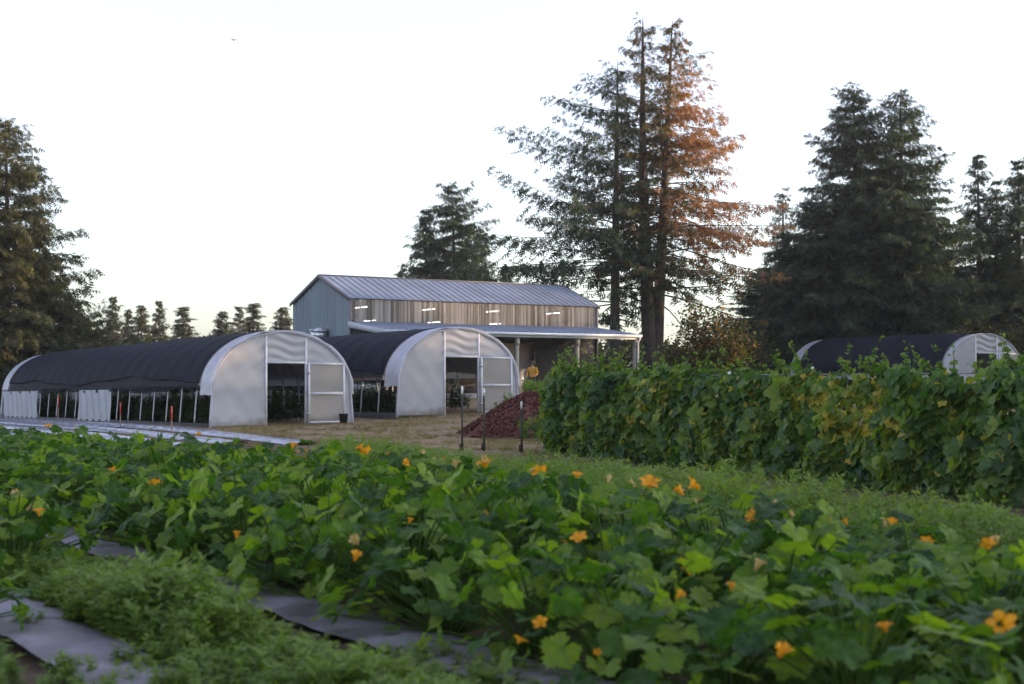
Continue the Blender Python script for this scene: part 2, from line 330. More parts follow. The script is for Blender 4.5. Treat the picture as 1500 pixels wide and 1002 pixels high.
def tloc(px, d): x = at(px, d); return (x, d, gz(x, d) - .1)
def theight(px, d, ytop): return CAMZ + (HZ - ytop) / FPX * d - gz(at(px, d), d) + .1

# the tall thinning pair behind the barn: one single trunk, one forked
def left_side(az, hn): return 1.0 + .25 * max(0, -math.cos(az)) - .62 * max(0, math.cos(az)) - .25 * abs(math.sin(az))
def right_side(az, hn): return 1.0 + .22 * max(0, math.cos(az)) - .45 * max(0, -math.cos(az))
d = 88
rust = lambda x, y, h, r: np.where(r < smooth(x + 2.6 * wav(h * 20, x, .5), -1.2, 2.2) * smooth(h, .28, .42) * (1 - .8 * smooth(h, .82, .95)) * .6, .4 + .5 * r, .22 * (r > .6) * smooth(h, .45, .7))  # rusty needles, with warm low sun painted into the upper right side
rust2 = lambda x, y, h, r: np.where(r < smooth(x + 2 * wav(h * 18, x, .6), -.3, 3) * smooth(h, .22, .4) * (1 - .6 * smooth(h, .8, .95)) * .9, .4 + .6 * r, .35 * (r > .75))  # right-hand trunk: more rust, low sunlight again put into the needle colour
conifer(tloc(900, d), 'needles', 'tall thin conifer with one straight trunk, branches reaching left over the barn roof', H=theight(900, d, 85), Rb=8.8, seed=11, cb=.18, thin=.85, gap=.5, nb=5, dens=.46, ragged=.62, top_up=.5, low=-.02, droop=.2, side=left_side, power=.72, trunk_r=.36, bare=.32, lean=(.25, 0))
x0 = tloc(955, d + 1)
t2 = conifer(x0, 'needles2', 'tallest conifer, forked near its base into two trunks with rusty needles and painted low sun on its right', gap=.5, dens=.52, top_up=.6, low=-.05, droop=.3, bare=.36, ragged=.5, thin=.85, trunks=[
    ((-.05, 0, .9), dict(H=theight(945, d, 15) - .9, Rb=4.4, seed=21, cb=.26, nb=5, trunk_r=.5, lean=(-.45, 0), power=.75, dead_or_sunlit=rust, bend=-.25)),
    ((.25, .1, .9), dict(H=theight(985, d, 20) - .9, Rb=6.6, seed=22, cb=.22, nb=5, trunk_r=.42, lean=(1.1, 0), power=.8, side=right_side, dead_or_sunlit=rust2, bend=.1))])
mb = MB(); mb.tube([(0, 0, -.4), (0, 0, .3), (.02, 0, 1.6)], (.85, .68, .52), 12); mb.build('root_flare', M['bark'], t2, sm=True)
# dark pair on the right, their neighbours
DR = 96
def dense(seed, px, ytop, Rb, label, d=DR, needle='needles', **kw):
    a = dict(H=theight(px, d, ytop), Rb=Rb, seed=seed, cb=.02, gap=.40, nb=7, dens=.95, ragged=.45, power=.8, droop=.3, low=-.18)
    a.update(kw); return conifer(tloc(px, d), needle, label, **a)
fir = dense(31, 1252, 118, 7.6, 'broad dark fir with the highest top among the trees on the right', bend=.2)
dense(32, 1322, 128, 7.2, 'dark fir with open right-hand branches, right neighbour of the broad dark fir', d=95, dens=.85, ragged=.5)
dense(33, 1190, 285, 6.2, 'dark fir filling the left skirt of the dark group on the right', d=97, dens=1.0)
thin = dense(34, 1435, 222, 3.6, 'slender spired conifer between the dark firs and the right edge', d=100, dens=.7, gap=.5, ragged=.55)
dense(35, 1462, 262, 3.2, 'shorter slender conifer just right of the spired one', d=101, dens=.65, gap=.5)
dense(36, 1494, 232, 3.8, 'conifer cut off by the right edge of the picture', d=99, dens=.85)
dense(37, 1148, 272, 2.6, 'pale sparse young conifer left of the dark firs', d=104, dens=.4, gap=.7, needle='farneedles')
dense(38, 1345, 330, 5.5, 'low dark fir under the right side of the dark pair', d=97)
for i, (px, d_, s1, s2, lab) in enumerate([(1120, 101, .75, .42, 'low dark fir at the left foot of the dark group'), (1170, 103, .8, .5, 'half-hidden dark fir behind the left skirt of the dark group'), (1290, 104, 1., .62, 'dark fir filling the middle of the dark group'), (1390, 103, .8, .48, 'low dark fir left of the slender conifers'), (1455, 106, .8, .42, 'low dark fir behind the slender conifers'), (1500, 104, .9, .45, 'low dark fir at the right edge')]):
    copy_tree(fir, tloc(px, d_), 1.1 + i * 1.7, (s1, s2), lab, 'dark group on the right')
# the left edge
lf = dense(41, 4, 166, 6.3, 'large olive fir cut off by the left edge', d=84, needle='needles2', dens=.72, gap=.46, ragged=.45, power=.7, top_up=.4, droop=.1, bend=.2, sprayk=1.12)
dense(42, 62, 372, 4.2, 'smaller olive fir standing in front of the large one at the left edge', d=85, needle='needles2', dens=.8, ragged=.5)
dense(43, 128, 462, 3.2, 'low bushy conifer just right of the firs at the left edge', d=90, needle='needles2', power=.45)
dense(44, -30, 400, 5.0, 'dark fir half outside the left edge', d=92, needle='needles')
# behind the barn
dense(51, 660, 268, 4.6, 'dark conifer standing alone behind the middle of the barn roof', d=112, dens=.75, cb=.2, ragged=.6, power=.6, bend=.3)
dense(52, 624, 306, 3.2, 'narrower conifer at the left shoulder of the one behind the barn', d=113, dens=.75, cb=.2, ragged=.5)
dense(53, 706, 340, 3.2, 'short ragged conifer on the right of the one behind the barn', d=114, dens=.7, ragged=.6)
dense(54, 742, 388, 2.6, 'small conifer top between the lone conifer and the tall pair', d=116, dens=.7)
dense(55, 589, 393, 2.2, 'small conifer tip just above the barn ridge', d=118, dens=.7)
# the far row on the left, copies of two shapes
fp = [(165, 434, 130), (187, 452, 138), (207, 446, 132), (233, 440, 128), (268, 448, 134), (325, 455, 140), (350, 448, 136), (371, 443, 138), (414, 449, 132), (440, 462, 140), (292, 492, 150), (120, 470, 140), (145, 480, 146)]
words = ['pointed', 'thin', 'broad', 'tallest', 'lone', 'small', 'leaning', 'full', 'dark', 'half-hidden', 'lowest', 'shaded', 'squat']
pro = []
for i, (px, yt, d) in enumerate(fp):
    H = theight(px, d, yt); x, y, z = tloc(px, d)
    lab = '%s far conifer %s' % (words[i], ['beside the big left fir', 'second from the big left fir', 'third from the big left fir', 'in the far clump above the left tunnel', 'standing apart above the left tunnel', 'at the left of the trio near the barn', 'in the middle of the trio near the barn', 'at the right of the trio near the barn', 'just left of the barn gable', 'behind the barn gable corner', 'in the gap right of the clump above the left tunnel', 'behind the low bushy conifer', 'between the low bushy conifer and the far row'][i])
    if i < 3: pro.append((conifer((x, y, z), 'farneedles', lab, 'far row of conifers', H=H, Rb=H * (.30, .26, .36)[i], seed=61 + i, cb=.02, gap=.42, nb=7, dens=1.0, sprayk=.95, power=1.05, ragged=.5), H))
    else: s = H / pro[i % 3][1]; copy_tree(pro[i % 3][0], (x, y, z), i * 1.9, (s * (.8 + .75 * ((i * 37) % 10) / 10), s), lab)
# trees beyond the right edge, the same wood going on
for i, (x, y, s) in enumerate([(42, 88, 1.), (50, 76, .95), (52, 62, 1.02), (49, 50, .9), (50, 40, 1.), (46, 31, .92), (45, 22, .98), (41, 14, .9), (56, 56, 1.), (57, 44, 1.), (54, 27, .95), (50, 12, 1.)]):
    copy_tree(fir, (x, y, gz(x, y) - .1), i * 1.3, (s * 1.05, s * .78), 'dark fir of the wood beyond the right edge', 'wood beyond the right edge')

# ------------------------------------------------------------------ shrubs and far hedge
LT = (np.array([(0, 0, 0), (.32, .45, .05), (0, 1, -.06), (-.32, .45, .05)]), np.array([(0, 1, 2, 3)]))
def shrub(loc, h, r, n, label, mt='broadleaf', name='shrub', seed=0, group=None, deadp=.0, size=.2):
    g = np.random.default_rng(seed + 500); t = empty(name, loc, 0, label, 'shrub', group); m = MB(); tips = []
    for i in range(9):
        a = g.random() * 6.28; q = r * (.2 + .7 * g.random()); hh = h * (.55 + .45 * g.random())
        e = np.array((math.cos(a) * q, math.sin(a) * q, hh)); m.tube([(0, 0, -.05), e * (.35, .35, .5), e], (.05, .035, .012), 5, False); tips.append(e)
    m.build('stem', M['bark'], t)
    tips = np.array(tips); c = tips[g.integers(0, len(tips), n)] * (1, 1, 1) ; k = g.random((n, 1)) ** .6
    pos = c * (.35 + .65 * k) + g.normal(size=(n, 3)) * (r * .22, r * .22, h * .11); pos[:, 2] = np.abs(pos[:, 2])
    Vv, F = scatter(LT[0], LT[1], pos, rots(g.random(n) * 6.28, g.normal(size=n) * .6, g.normal(size=n) * .6), size * (.6 + .7 * g.random(n)))
    tone = np.repeat(np.clip(.45 + .2 * g.normal(size=n), 0, 1), 4); dead_or_sunlit = np.repeat((g.random(n) < deadp) * .9, 4)
    obj('foliage', mesh('foliage', Vv, F, M[mt], {'tone': tone, 'dead_or_sunlit': dead_or_sunlit}), t); return t
shrub(tloc(1050, 80), 4.6, 2.1, 5200, 'yellow-brown shrub under the tall forked conifer, behind the vine hedge', seed=1, deadp=.12)
shrub(tloc(1010, 84), 3.2, 1.6, 2600, 'small olive shrub beside the forked trunk', seed=2, deadp=.1)
shrub(tloc(1096, 84), 3.6, 1.8, 3000, 'dark shrub left of the right-hand tunnel', seed=3)
shrub(tloc(1450, 92), 4.4, 2.6, 3600, 'light green shrub behind the right-hand tunnel', seed=4)
hb = [(-20, 95), (60, 100), (150, 105), (240, 108), (330, 110), (420, 112), (1000, 108), (1090, 106), (1180, 106), (1290, 106), (1400, 106), (1490, 106)]
g = np.random.default_rng(77); n = 26000
hx = g.uniform(-75, 75, n); hy = 108 + 10 * g.random(n) + 5 * np.sin(hx * .1); hz = g.random(n) ** .8 * (3.4 + 1.1 * wav(hx, hx * 0, .35, 1) + .5 * wav(hx, hx * 0, 1.3, 2))
Vv, F = scatter(LT[0], LT[1], np.stack([hx, hy, hz + ground(hx, hy)], -1), rots(g.random(n) * 6.28, g.normal(size=n) * .7, g.normal(size=n) * .7), .5 + .5 * g.random(n))
obj('far_undergrowth', mesh('far_undergrowth', Vv, F, M['broadleaf'], {'tone': np.repeat(np.clip(.25 + .15 * g.normal(size=n), 0, 1), 4), 'dead_or_sunlit': np.zeros(4 * n)}), kind='stuff', label='dark undergrowth along the far edge of the wood', category='undergrowth')

# ------------------------------------------------------------------ hoop houses
HW, HH, HL = 2.7, 3.24, 30.6
def profile(a, grow=0.):                      # a in [-1, 1] along the arch, left foot to right foot
    a = np.asarray(a, float); leg = .24; s = np.sign(a); q = np.abs(a)
    th = np.clip((1 - leg - q) / (1 - leg), 0, 1) * np.pi / 2
    lower = np.clip((q - (1 - leg)) / leg, 0, 1)
    return s * ((HW - .1) * np.cos(th) + .1 * lower + grow * np.cos(th)), np.where(q > 1 - leg, 1.25 * (1 - lower), 1.25) + (HH - 1.25 + grow) * np.sin(th)
def arch_z(x):                                # height of the arch above x
    q = np.clip(np.abs(x) / (HW - .1), 0, 1); return 1.25 + (HH - 1.25) * np.sqrt(1 - q * q)
def hoop_house(fx, fy, ang, label="", length=HL, seed=0, curtain=None, smooth_cover=False, crops=True):
    g = np.random.default_rng(seed); z0 = gz(fx, fy); bx_, by_ = fx + length * -math.sin(ang), fy + length * math.cos(ang)
    t = empty('hoop_house', (fx, fy, z0), ang, label, 'greenhouse', 'farm tunnels'); t.rotation_euler = (math.atan2(gz(bx_, by_) - z0, length), 0, ang)
    hoop = MB(); aa = np.linspace(-1, 1, 41); px_, pz_ = profile(aa); pp = np.stack([px_, 0 * px_, pz_], -1); pp[0, 2] -= .1; pp[-1, 2] -= .1
    hoop.tube(pp, .028, 6); first = None; nh = int(round(length / 1.36)); ys = np.linspace(.03, length - .03, nh)
    for y in ys:
        if first is None: first = hoop.build('hoop', M['galv'], t, (0, y, 0), sm=True)
        else: obj('hoop', first.data, t, (0, y, 0))
    m = MB(); m.tube([(0, 0, HH - .05), (0, length, HH - .05)], .022, 6)
    for s in (-1, 1): m.tube([(s * 1.75, 0, 2.66), (s * 1.75, length, 2.66)], .016, 6)
    m.build('purlin', M['galv'], t)
    # white film over the whole arch
    a = np.linspace(-.72, .72, 49); Y = np.linspace(-.12, length + .12, int(length * 6)); A, YY = np.meshgrid(a, Y, indexing='ij')
    X, Z = profile(A, .035); wv = .012 * wav(YY, A * 6, 2.2, seed); film = MB().grid(np.stack([X * (1 + wv * .3), YY, Z + wv], -1)); film.build('film_cover', M['film'], t, sm=True)
    # black shade cloth with sag between the hoops
    lo = .80 if smooth_cover else .66; y0, y1 = (.35, length - .9) if smooth_cover else (1.05, length - 1.35)
    Y = np.linspace(y0, y1, int((y1 - y0) * 10)); k = np.linspace(0, 1, 57)
    edge = lo + .028 * np.sin(Y * .42 + seed) + .010 * np.sin(Y * 1.3) + .003 * np.sin(Y * 4.1); edge2 = lo + .02 * np.sin(Y * .8)
    A = -edge[None] + (edge + edge2)[None] * k[:, None]; YY = np.broadcast_to(Y, A.shape)
    sag = (.008 if smooth_cover else .034) * np.abs(np.sin((YY - .03) / ((length - .06) / (nh - 1)) * np.pi)) * (.5 + .5 * np.abs(np.sin(k * np.pi * 3 + 1)))[:, None]
    X, Z = profile(A, .125); sag = sag - .01 * wav(YY * 2, A * 5, 1.5, seed)
    th = np.clip(np.abs(A), 0, 1); X = X * (1 - sag / 2.7); Z = Z - sag * (1 - th * .5)
    sh = MB().grid(np.stack([X, YY, Z], -1)); sh.build('shade_cloth', M['shade'], t, sm=True)
    for s, e in ((-1, edge), (1, edge2)):     # net hanging under the cloth edge, a hem rope along it
        ex, ez = profile(s * e, .11); zb = 1.22 + .05 * np.sin(Y * .9 + s) + .03 * np.sin(Y * 2.6) if not smooth_cover else .75 + 0 * Y
        q = np.linspace(0, 1, 6)[:, None]; NX = s * (np.abs(ex)[None] * (1 - q) + (HW + .03 - .02 * q) * q) + .02 * np.sin(Y * 3 + q * 4); NZ = ez[None] * (1 - q) + zb[None] * q
        MB().grid(np.stack([NX, np.broadcast_to(Y, NX.shape), NZ], -1)).build('side_net' if not smooth_cover else 'side_skirt', M['net'] if not smooth_cover else M['film'], t, sm=True)
        mm = MB(); mm.tube(np.stack([ex * 1.004, Y, ez], -1)[::4], .025, 5); mm.build('hem_rope', M['shade'], t)
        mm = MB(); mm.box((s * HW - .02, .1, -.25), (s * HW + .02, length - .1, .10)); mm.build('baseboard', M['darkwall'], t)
    # end walls: film panels either side of and above a doorway
    xl, xr, dz = -.66, .86, 2.2
    for end, yy, sg in ((0, 0., -1), (1, length, 1)):
        for nm, xa, xb, zlo in (('end_panel', -HW + .01, xl, 0), ('end_panel', xr, HW - .01, 0), ('end_panel', xl, xr, dz)):
            xs = np.linspace(xa, xb, 30); k = np.linspace(0, 1, 34)
            zt = np.where(np.abs(xs) > HW - .1, 1.25 * np.clip((HW - np.abs(xs)) / .1, .02, 1), arch_z(np.clip(xs, -HW + .1, HW - .1)))
            XX = np.broadcast_to(xs[:, None], (30, 34)); ZZ = zlo + (zt[:, None] - zlo) * k[None]
            wr = .026 * wav(XX, ZZ, 1.9, seed + end) + .020 * np.sin((ZZ * 16 + np.abs(XX - .1) * 9 + 2 * np.sin(XX * 3))) * smooth(ZZ, 1.5, 2.4) * np.exp(-((np.abs(XX - .1) - .9) / .55) ** 2)
            if zlo: wr = .022 * np.sin(ZZ * 19 + 2.5 * np.sin(XX * 3.2)) * smooth(ZZ, 2.2, 2.4) + .01 * wav(XX, ZZ, 2)
            MB().grid(np.stack([XX, yy + sg * (.045 + wr), ZZ], -1)).build('end_panel', M['filmend'], t, sm=True)
        fr = MB()
        for x in (xl, xr): fr.box((x - .04, yy + sg * .035 - .035, -.1), (x + .04, yy + sg * .035 + .035, float(arch_z(x)) - .03))
        fr.box((xl + .04, yy + sg * .035 - .03, dz - .03), (xr - .04, yy + sg * .035 + .03, dz + .04)); fr.build('door_frame', M['whitewood'], t)
        rim = MB(); rim.tube(pp + (0, yy + sg * .06, .02), .045, 8); rim.build('end_rim', M['film'], t, sm=True)
    if not smooth_cover:                      # the bunched film over the front rim
        a = np.linspace(-.8, .8, 81); q = np.linspace(-.16, 1.0, 12); A, Q = np.meshgrid(a, q, indexing='ij'); X, Z = profile(A, .06 + .0)
        ru = .03 * wav(A * 9, Q * 3, 1.4, seed + 3) * (Q < .9); MB().grid(np.stack([X * (1 + ru * .35), Q, Z + ru + .035], -1)).build('film_flap', M['film'], t, sm=True)
    # the door, swung open flat against the right-hand panel
    dx0, dx1, dy = xr + .03, xr + 1.46, -.15
    dr = MB(); wd = .07
    dr.box((dx0, dy - .03, .05), (dx0 + wd, dy + .03, dz)); dr.box((dx1 - wd, dy - .03, .05), (dx1, dy + .03, dz))
    for zc in (.05, 1.06, dz - .08): dr.box((dx0 + wd, dy - .027, zc), (dx1 - wd, dy + .027, zc + .08 + (.02 if zc > 1 and zc < 2 else 0)))
    door = dr.build('door', M['whitewood'], t)
    for za, zb in ((.13, 1.06), (1.16, dz - .08)):
        xs = np.linspace(dx0 + wd, dx1 - wd, 12); zs = np.linspace(za, zb, 12); XX, ZZ = np.meshgrid(xs, zs, indexing='ij')
        MB().grid(np.stack([XX, dy + .006 * wav(XX, ZZ, 3, seed), ZZ], -1)).build('pane', M['pane'], door, sm=True)
    hg = MB()
    for zc in (.35, 1.8): hg.box((dx0 - .05, dy - .045, zc), (dx0 + .05, dy - .032, zc + .09))
    hg.build('hinge', M['galv'], door)
    if curtain:                               # lengths of white film left hanging on the near side
        for ya, yb in curtain:
            Yc = np.linspace(ya, yb, 40); q = np.linspace(0, 1, 9)[:, None]; XX = -HW - .03 + .035 * np.sin(Yc * 7 + 3 * q) + 0 * q; ZZ = 1.32 * (1 - q) + .03 * q + 0 * Yc
            MB().grid(np.stack([XX, np.broadcast_to(Yc, XX.shape), ZZ], -1)).build('side_curtain', M['film'], t, sm=True)
    return t
ANG = R(33.0)
hoop_house(-8.04, 50, ANG, length=29.2, label='left white-fronted tunnel with rippled black shade cloth, bucket by its door', seed=1, curtain=[(22.0, 28.6), (10.9, 15.4)])
hoop_house(-2.02, 54.2, ANG, 'middle white-fronted tunnel with black shade cloth, beside the bark heap', seed=2)
hx3 = at(1442, 78)
hoop_house(hx3, 78, R(24), 'right-hand tunnel with smooth dark cover showing above the vine hedge', length=14.3, seed=3, smooth_cover=True)

# ------------------------------------------------------------------ barn
P0 = (-8.2, 72.0); BA = math.atan2(.552, .834); BL, BG, EV, RG, PD = 15.6, 6.85, 4.95, 6.28, 3.77
zb = 1.06
barn = empty('barn', (P0[0], P0[1], zb), BA, 'long grey steel barn with blue-grey roof, lit clerestory and open porch', 'barn')
def ribbed(w_, h_, mt, name, parent, loc, rot=(0, 0, 0), me=[None], key={}):    # one folded steel sheet, standing in the XZ plane
    kk = (round(w_, 3), round(h_, 3), mt)
    if kk not in key:
        xs = np.array((0, .03, .05, .08, w_ * .5 - .02, w_ * .5, w_ * .5 + .02, w_ - .001)); ys = np.array((0, 0, -.045, -.045, -.004, -.016, -.004, 0)); ys[3] = 0; xs[3] = .10; xs[2] = .07
        ys = np.array((0, -.04, -.04, 0, 0, -.012, 0, 0))
        P = np.array([[(x, y, z) for z in (0, h_)] for x, y in zip(xs, ys)]); mm = MB().grid(P)
        P2 = P.copy(); P2[:, :, 1] = .012; key[kk] = mesh(name, np.concatenate(mm.v), np.concatenate(mm.f), M[mt])
    o = obj(name, key[kk], parent, loc); o.rotation_euler = rot; return o
# gable walls
n = 16; wv_ = BG / n
for side, X in ((0, 0.), (1, BL)):
    wall = MB()
    inx = .04 if side == 0 else -.04
    wall.add([(X + inx, 0, 0), (X + inx, BG, 0), (X + inx, BG, EV - .05), (X + inx, BG / 2, RG - .06), (X + inx, 0, EV - .05)], [(0, 1, 2, 3)]).add([(X + inx, 0, 0), (X + inx, BG / 2, RG - .06), (X + inx, 0, EV - .05)], [(0, 1, 2, 2)])
    wo = wall.build('gable_wall', M['siding'], barn)
    for i in range(n):
        ya, yb = i * wv_, (i + 1) * wv_; zt = lambda y: EV + (RG - EV) * (1 - abs(y - BG / 2) / (BG / 2)) - .03
        xs = np.array((ya, ya + .05, ya + .10, ya + .15, (ya + yb) / 2, yb)); off = np.array((0, -.045, -.045, 0, -.004, 0)) * (1 if side == 0 else -1)
        P = np.array([[(X + o_, y, 0), (X + o_, y, zt(y))] for y, o_ in zip(xs, off)]); MB().grid(P).build('siding_sheet', M['siding'], wo)
m = MB(); m.box((0, BG - .03, 0), (BL, BG, EV - .02)); m.build('rear_wall', M['siding'], barn)
# front wall: sheeting at both ends, dark wall under the porch, an open doorway
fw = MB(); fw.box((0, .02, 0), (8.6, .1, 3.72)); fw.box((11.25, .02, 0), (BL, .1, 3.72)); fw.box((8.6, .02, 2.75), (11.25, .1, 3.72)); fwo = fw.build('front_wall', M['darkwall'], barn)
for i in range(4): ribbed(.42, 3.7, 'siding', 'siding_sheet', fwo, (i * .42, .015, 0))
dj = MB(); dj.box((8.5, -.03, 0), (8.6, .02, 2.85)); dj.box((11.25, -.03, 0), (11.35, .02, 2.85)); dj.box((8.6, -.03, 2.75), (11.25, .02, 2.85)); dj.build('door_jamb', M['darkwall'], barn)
iw = MB(); iw.box((8.0, .75, 0), (13.5, .85, 3.6)); iw.box((7.9, .1, 0), (8.0, .85, 3.6)); iw.build('inner_wall', M['inwall'], barn)
ct = MB(); ct.box((10.0, .2, 1.32), (11.2, .7, 1.38)); ct.box((10.05, .25, .06), (11.15, .65, 1.32)); ct.build('counter', M['counter'], barn)
fl = MB(); fl.box((-.3, -PD - .1, -.6), (BL + .3, BG, .06)); fl.build('floor_slab', M['concrete'], barn)
lo_ = MB(); lo_.box((.1, .12, 3.62), (BL - .1, BG - .1, 3.70)); lo_.build('loft_floor', M['wood'], barn)
# clerestory
cl = MB(); cz0, cz1 = 3.74, EV - .06
cl.box((0, .0, cz1), (BL, .12, EV)); cl.box((0, .02, cz0 - .06), (BL, .12, cz0)); clo = cl.build('clerestory_frame', M['paleframe'], barn)
for i in range(27):
    x = .05 + i * (BL - .1) / 26; s = MB(); s.box((x - .02, .05, cz0), (x + .02, .14, cz1)); s.build('stud', M['paleframe'] if i % 3 == 0 else M['wood'], clo)
pw = BL / 17
xs = np.linspace(0, pw - .004, 60); P = np.array([[(x, .012 * math.cos(x * 2 * math.pi / .076), z) for z in (0, cz1 - cz0)] for x in xs]); pm = MB().grid(P); pme = mesh('clear_panel', pm.v[0], pm.f[0], M['poly'], sm=True)
for i in range(17): obj('clear_panel', pme, clo, (i * pw, .015 - .003 * (i % 2), cz0))
inn = MB()
for i in range(14): inn.box((.6 + i * 1.1, BG - .18, 3.7), (.7 + i * 1.1, BG - .04, EV)); inn.box((.6 + i * 1.1, .2, EV - .12), (.66 + i * 1.1, BG - .2, EV))
inn.build('inner_framing', M['wood'], barn)
for row, (Y, z) in enumerate(((.55, 4.56), (3.6, 4.02))):
    for i in range(4):
        X = 1.25 + 4.05 * i + row * 2.1
        if X > BL - .5: continue
        f = MB(); f.box((X - .06, Y - .02, z), (X + .06, Y + 1.32, z + .05)); fx = f.build('light_fixture', M['gutter'], barn)
        f = MB(); f.tube([(X, Y, z - .03), (X, Y + 1.3, z - .03)], .024, 8); f.build('light_tube', M['tube'], fx)
# roof: folded steel sheets each side
sl = math.hypot(BG / 2 + .12, (RG - EV) * (1 + .24 / BG)); pit = math.atan2(RG - EV, BG / 2)
deck = MB(); ov = .12; dzv = ov * math.tan(pit)
for s in (0, 1):
    ya, yb = (-ov, BG / 2) if s == 0 else (BG + ov, BG / 2)
    deck.add([(-.1, ya, EV - dzv), (BL + .1, ya, EV - dzv), (BL + .1, yb, RG), (-.1, yb, RG)], [(0, 1, 2, 3)])
roof = deck.build('roof', M['roofm'], barn)
nr = 38; rw = (BL + .2) / nr
for i in range(nr):
    for s in (0, 1):
        o = ribbed(rw, sl, 'roofm', 'roof_sheet', roof, (-.1 + (i + s) * rw, -ov if s == 0 else BG + ov, EV - dzv + .012)); o.rotation_euler = (-(math.pi / 2 - pit), 0, 0) if s == 0 else (-(math.pi / 2 - pit), 0, math.pi)
tr = MB(); tr.box((-.12, BG / 2 - .1, RG - .0), (BL + .12, BG / 2 + .1, RG + .05)); tr.build('ridge_cap', M['trim'], roof)
for X in (-.15, BL + .11):
    e = MB()
    for sgn in (0, 1):
        ya = -ov if sgn == 0 else BG + ov; za = EV - dzv
        e.add([(X, ya, za - .14), (X + .04, ya, za - .14), (X + .04, BG / 2, RG - .14), (X, BG / 2, RG - .14), (X, ya, za + .05), (X + .04, ya, za + .05), (X + .04, BG / 2, RG + .05), (X, BG / 2, RG + .05)], [(0,3,2,1),(4,5,6,7),(0,1,5,4),(1,2,6,5),(2,3,7,6),(3,0,4,7)])
    e.build('barge_board', M['trim'], roof)
for X in (-.05, BL - .05):
    c = MB(); c.box((X, -.06, 0), (X + .1, -.0, EV - .1)); c.build('corner_trim', M['trim'], barn)
# porch
pz1, pz0 = 3.70, 3.12; pr = MB()
pr.add([(-.1, -PD, pz0 + .10), (BL + .1, -PD, pz0 + .10), (BL + .1, 0, pz1), (-.1, 0, pz1), (-.1, -PD, pz0 + .02), (BL + .1, -PD, pz0 + .02), (BL + .1, 0, pz1 - .08), (-.1, 0, pz1 - .08)], [(0,1,2,3),(7,6,5,4),(4,5,1,0),(5,6,2,1),(7,4,0,3)])
pro_ = pr.build('porch_roof', M['roofm'], barn); psl = math.hypot(PD, pz1 - pz0 - .1); pp_ = math.atan2(pz1 - pz0 - .1, PD)
for i in range(nr):
    o = ribbed(rw, psl, 'roofm', 'roof_sheet', pro_, (-.1 + i * rw, -PD, pz0 + .115)); o.rotation_euler = (-(math.pi / 2 - pp_), 0, 0)
fa = MB(); fa.box((-.12, -PD - .05, pz0 - .16), (BL + .12, -PD, pz0 + .1)); fa.build('fascia', M['fascia'], pro_)
gt = MB(); gt.box((-.14, -PD - .17, pz0 - .03), (BL + .14, -PD - .052, pz0 + .10)); gt.build('gutter', M['gutter'], pro_)
for X in (-.14, BL + .10):
    s = MB(); s.add([(X, -PD, pz0 - .16), (X + .04, -PD, pz0 - .16), (X + .04, 0, pz1 - .27), (X, 0, pz1 - .27), (X, -PD, pz0 + .12), (X + .04, -PD, pz0 + .12), (X + .04, 0, pz1 + .02), (X, 0, pz1 + .02)], [(0,3,2,1),(4,5,6,7),(0,1,5,4),(1,2,6,5),(2,3,7,6),(3,0,4,7)]); s.build('side_fascia', M['fascia'], pro_)
for i in range(20):
    x = .2 + i * (BL - .4) / 19; r_ = MB(); r_.add([(x - .03, -PD, pz0 - .15), (x + .03, -PD, pz0 - .15), (x + .03, 0, pz1 - .25), (x - .03, 0, pz1 - .25), (x - .03, -PD, pz0), (x + .03, -PD, pz0), (x + .03, 0, pz1 - .1), (x - .03, 0, pz1 - .1)], [(0,3,2,1),(4,5,6,7),(0,1,5,4),(1,2,6,5),(2,3,7,6),(3,0,4,7)]); r_.build('rafter', M['wood'], pro_)
for X in (.12, 3.95, 7.75, 11.6, BL - .12):
    c = MB(); c.box((X - .09, -PD + .1, 0), (X + .09, -PD + .28, pz0 - .17)); c.box((X - .12, -PD + .07, pz0 - .55), (X + .12, -PD + .1, pz0 - .17)); c.build('porch_post', M['post'], barn)
for X in (.05, BL - .0):
    c = MB(); c.tube([(X, -PD - .11, pz0), (X, -PD - .11, pz0 - .12), (X, -PD + .04, pz0 - .36), (X, -PD + .04, .1)], .05, 8); c.build('downspout', M['gutter'], barn, sm=True)
# exhaust fan on the gable
xf = MB(); fan = empty('exhaust_fan', (P0[0] - .552 * 2.9 - .834 * .06, P0[1] + .834 * 2.9 - .552 * .06, zb + 2.35), BA, 'shiny galvanised exhaust fan hood on the barn gable', 'exhaust fan')
m = MB(); m.box((-.55, -.62, 0), (0, .62, .55)); m.build('housing', M['steel'], fan)
m = MB(); m.tube([(-.3, -.3, .55), (-.3, -.3, .95)], .3, 14); m.lathe([(.38, .95), (.30, 1.1), (.0, 1.16)], 14, (-.3, -.3, 0)); m.build('hood', M['steel'], fan, sm=True)
m = MB(); m.box((-.5, .15, .55), (-.08, .55, .98)); m.box((-.55, .10, .98), (-.03, .60, 1.06)); m.build('vent_box', M['steel'], fan)
m = MB(); m.box((-.57, -.5, .06), (-.55, .5, .48)); m.build('grille', M['blackplastic'], fan)

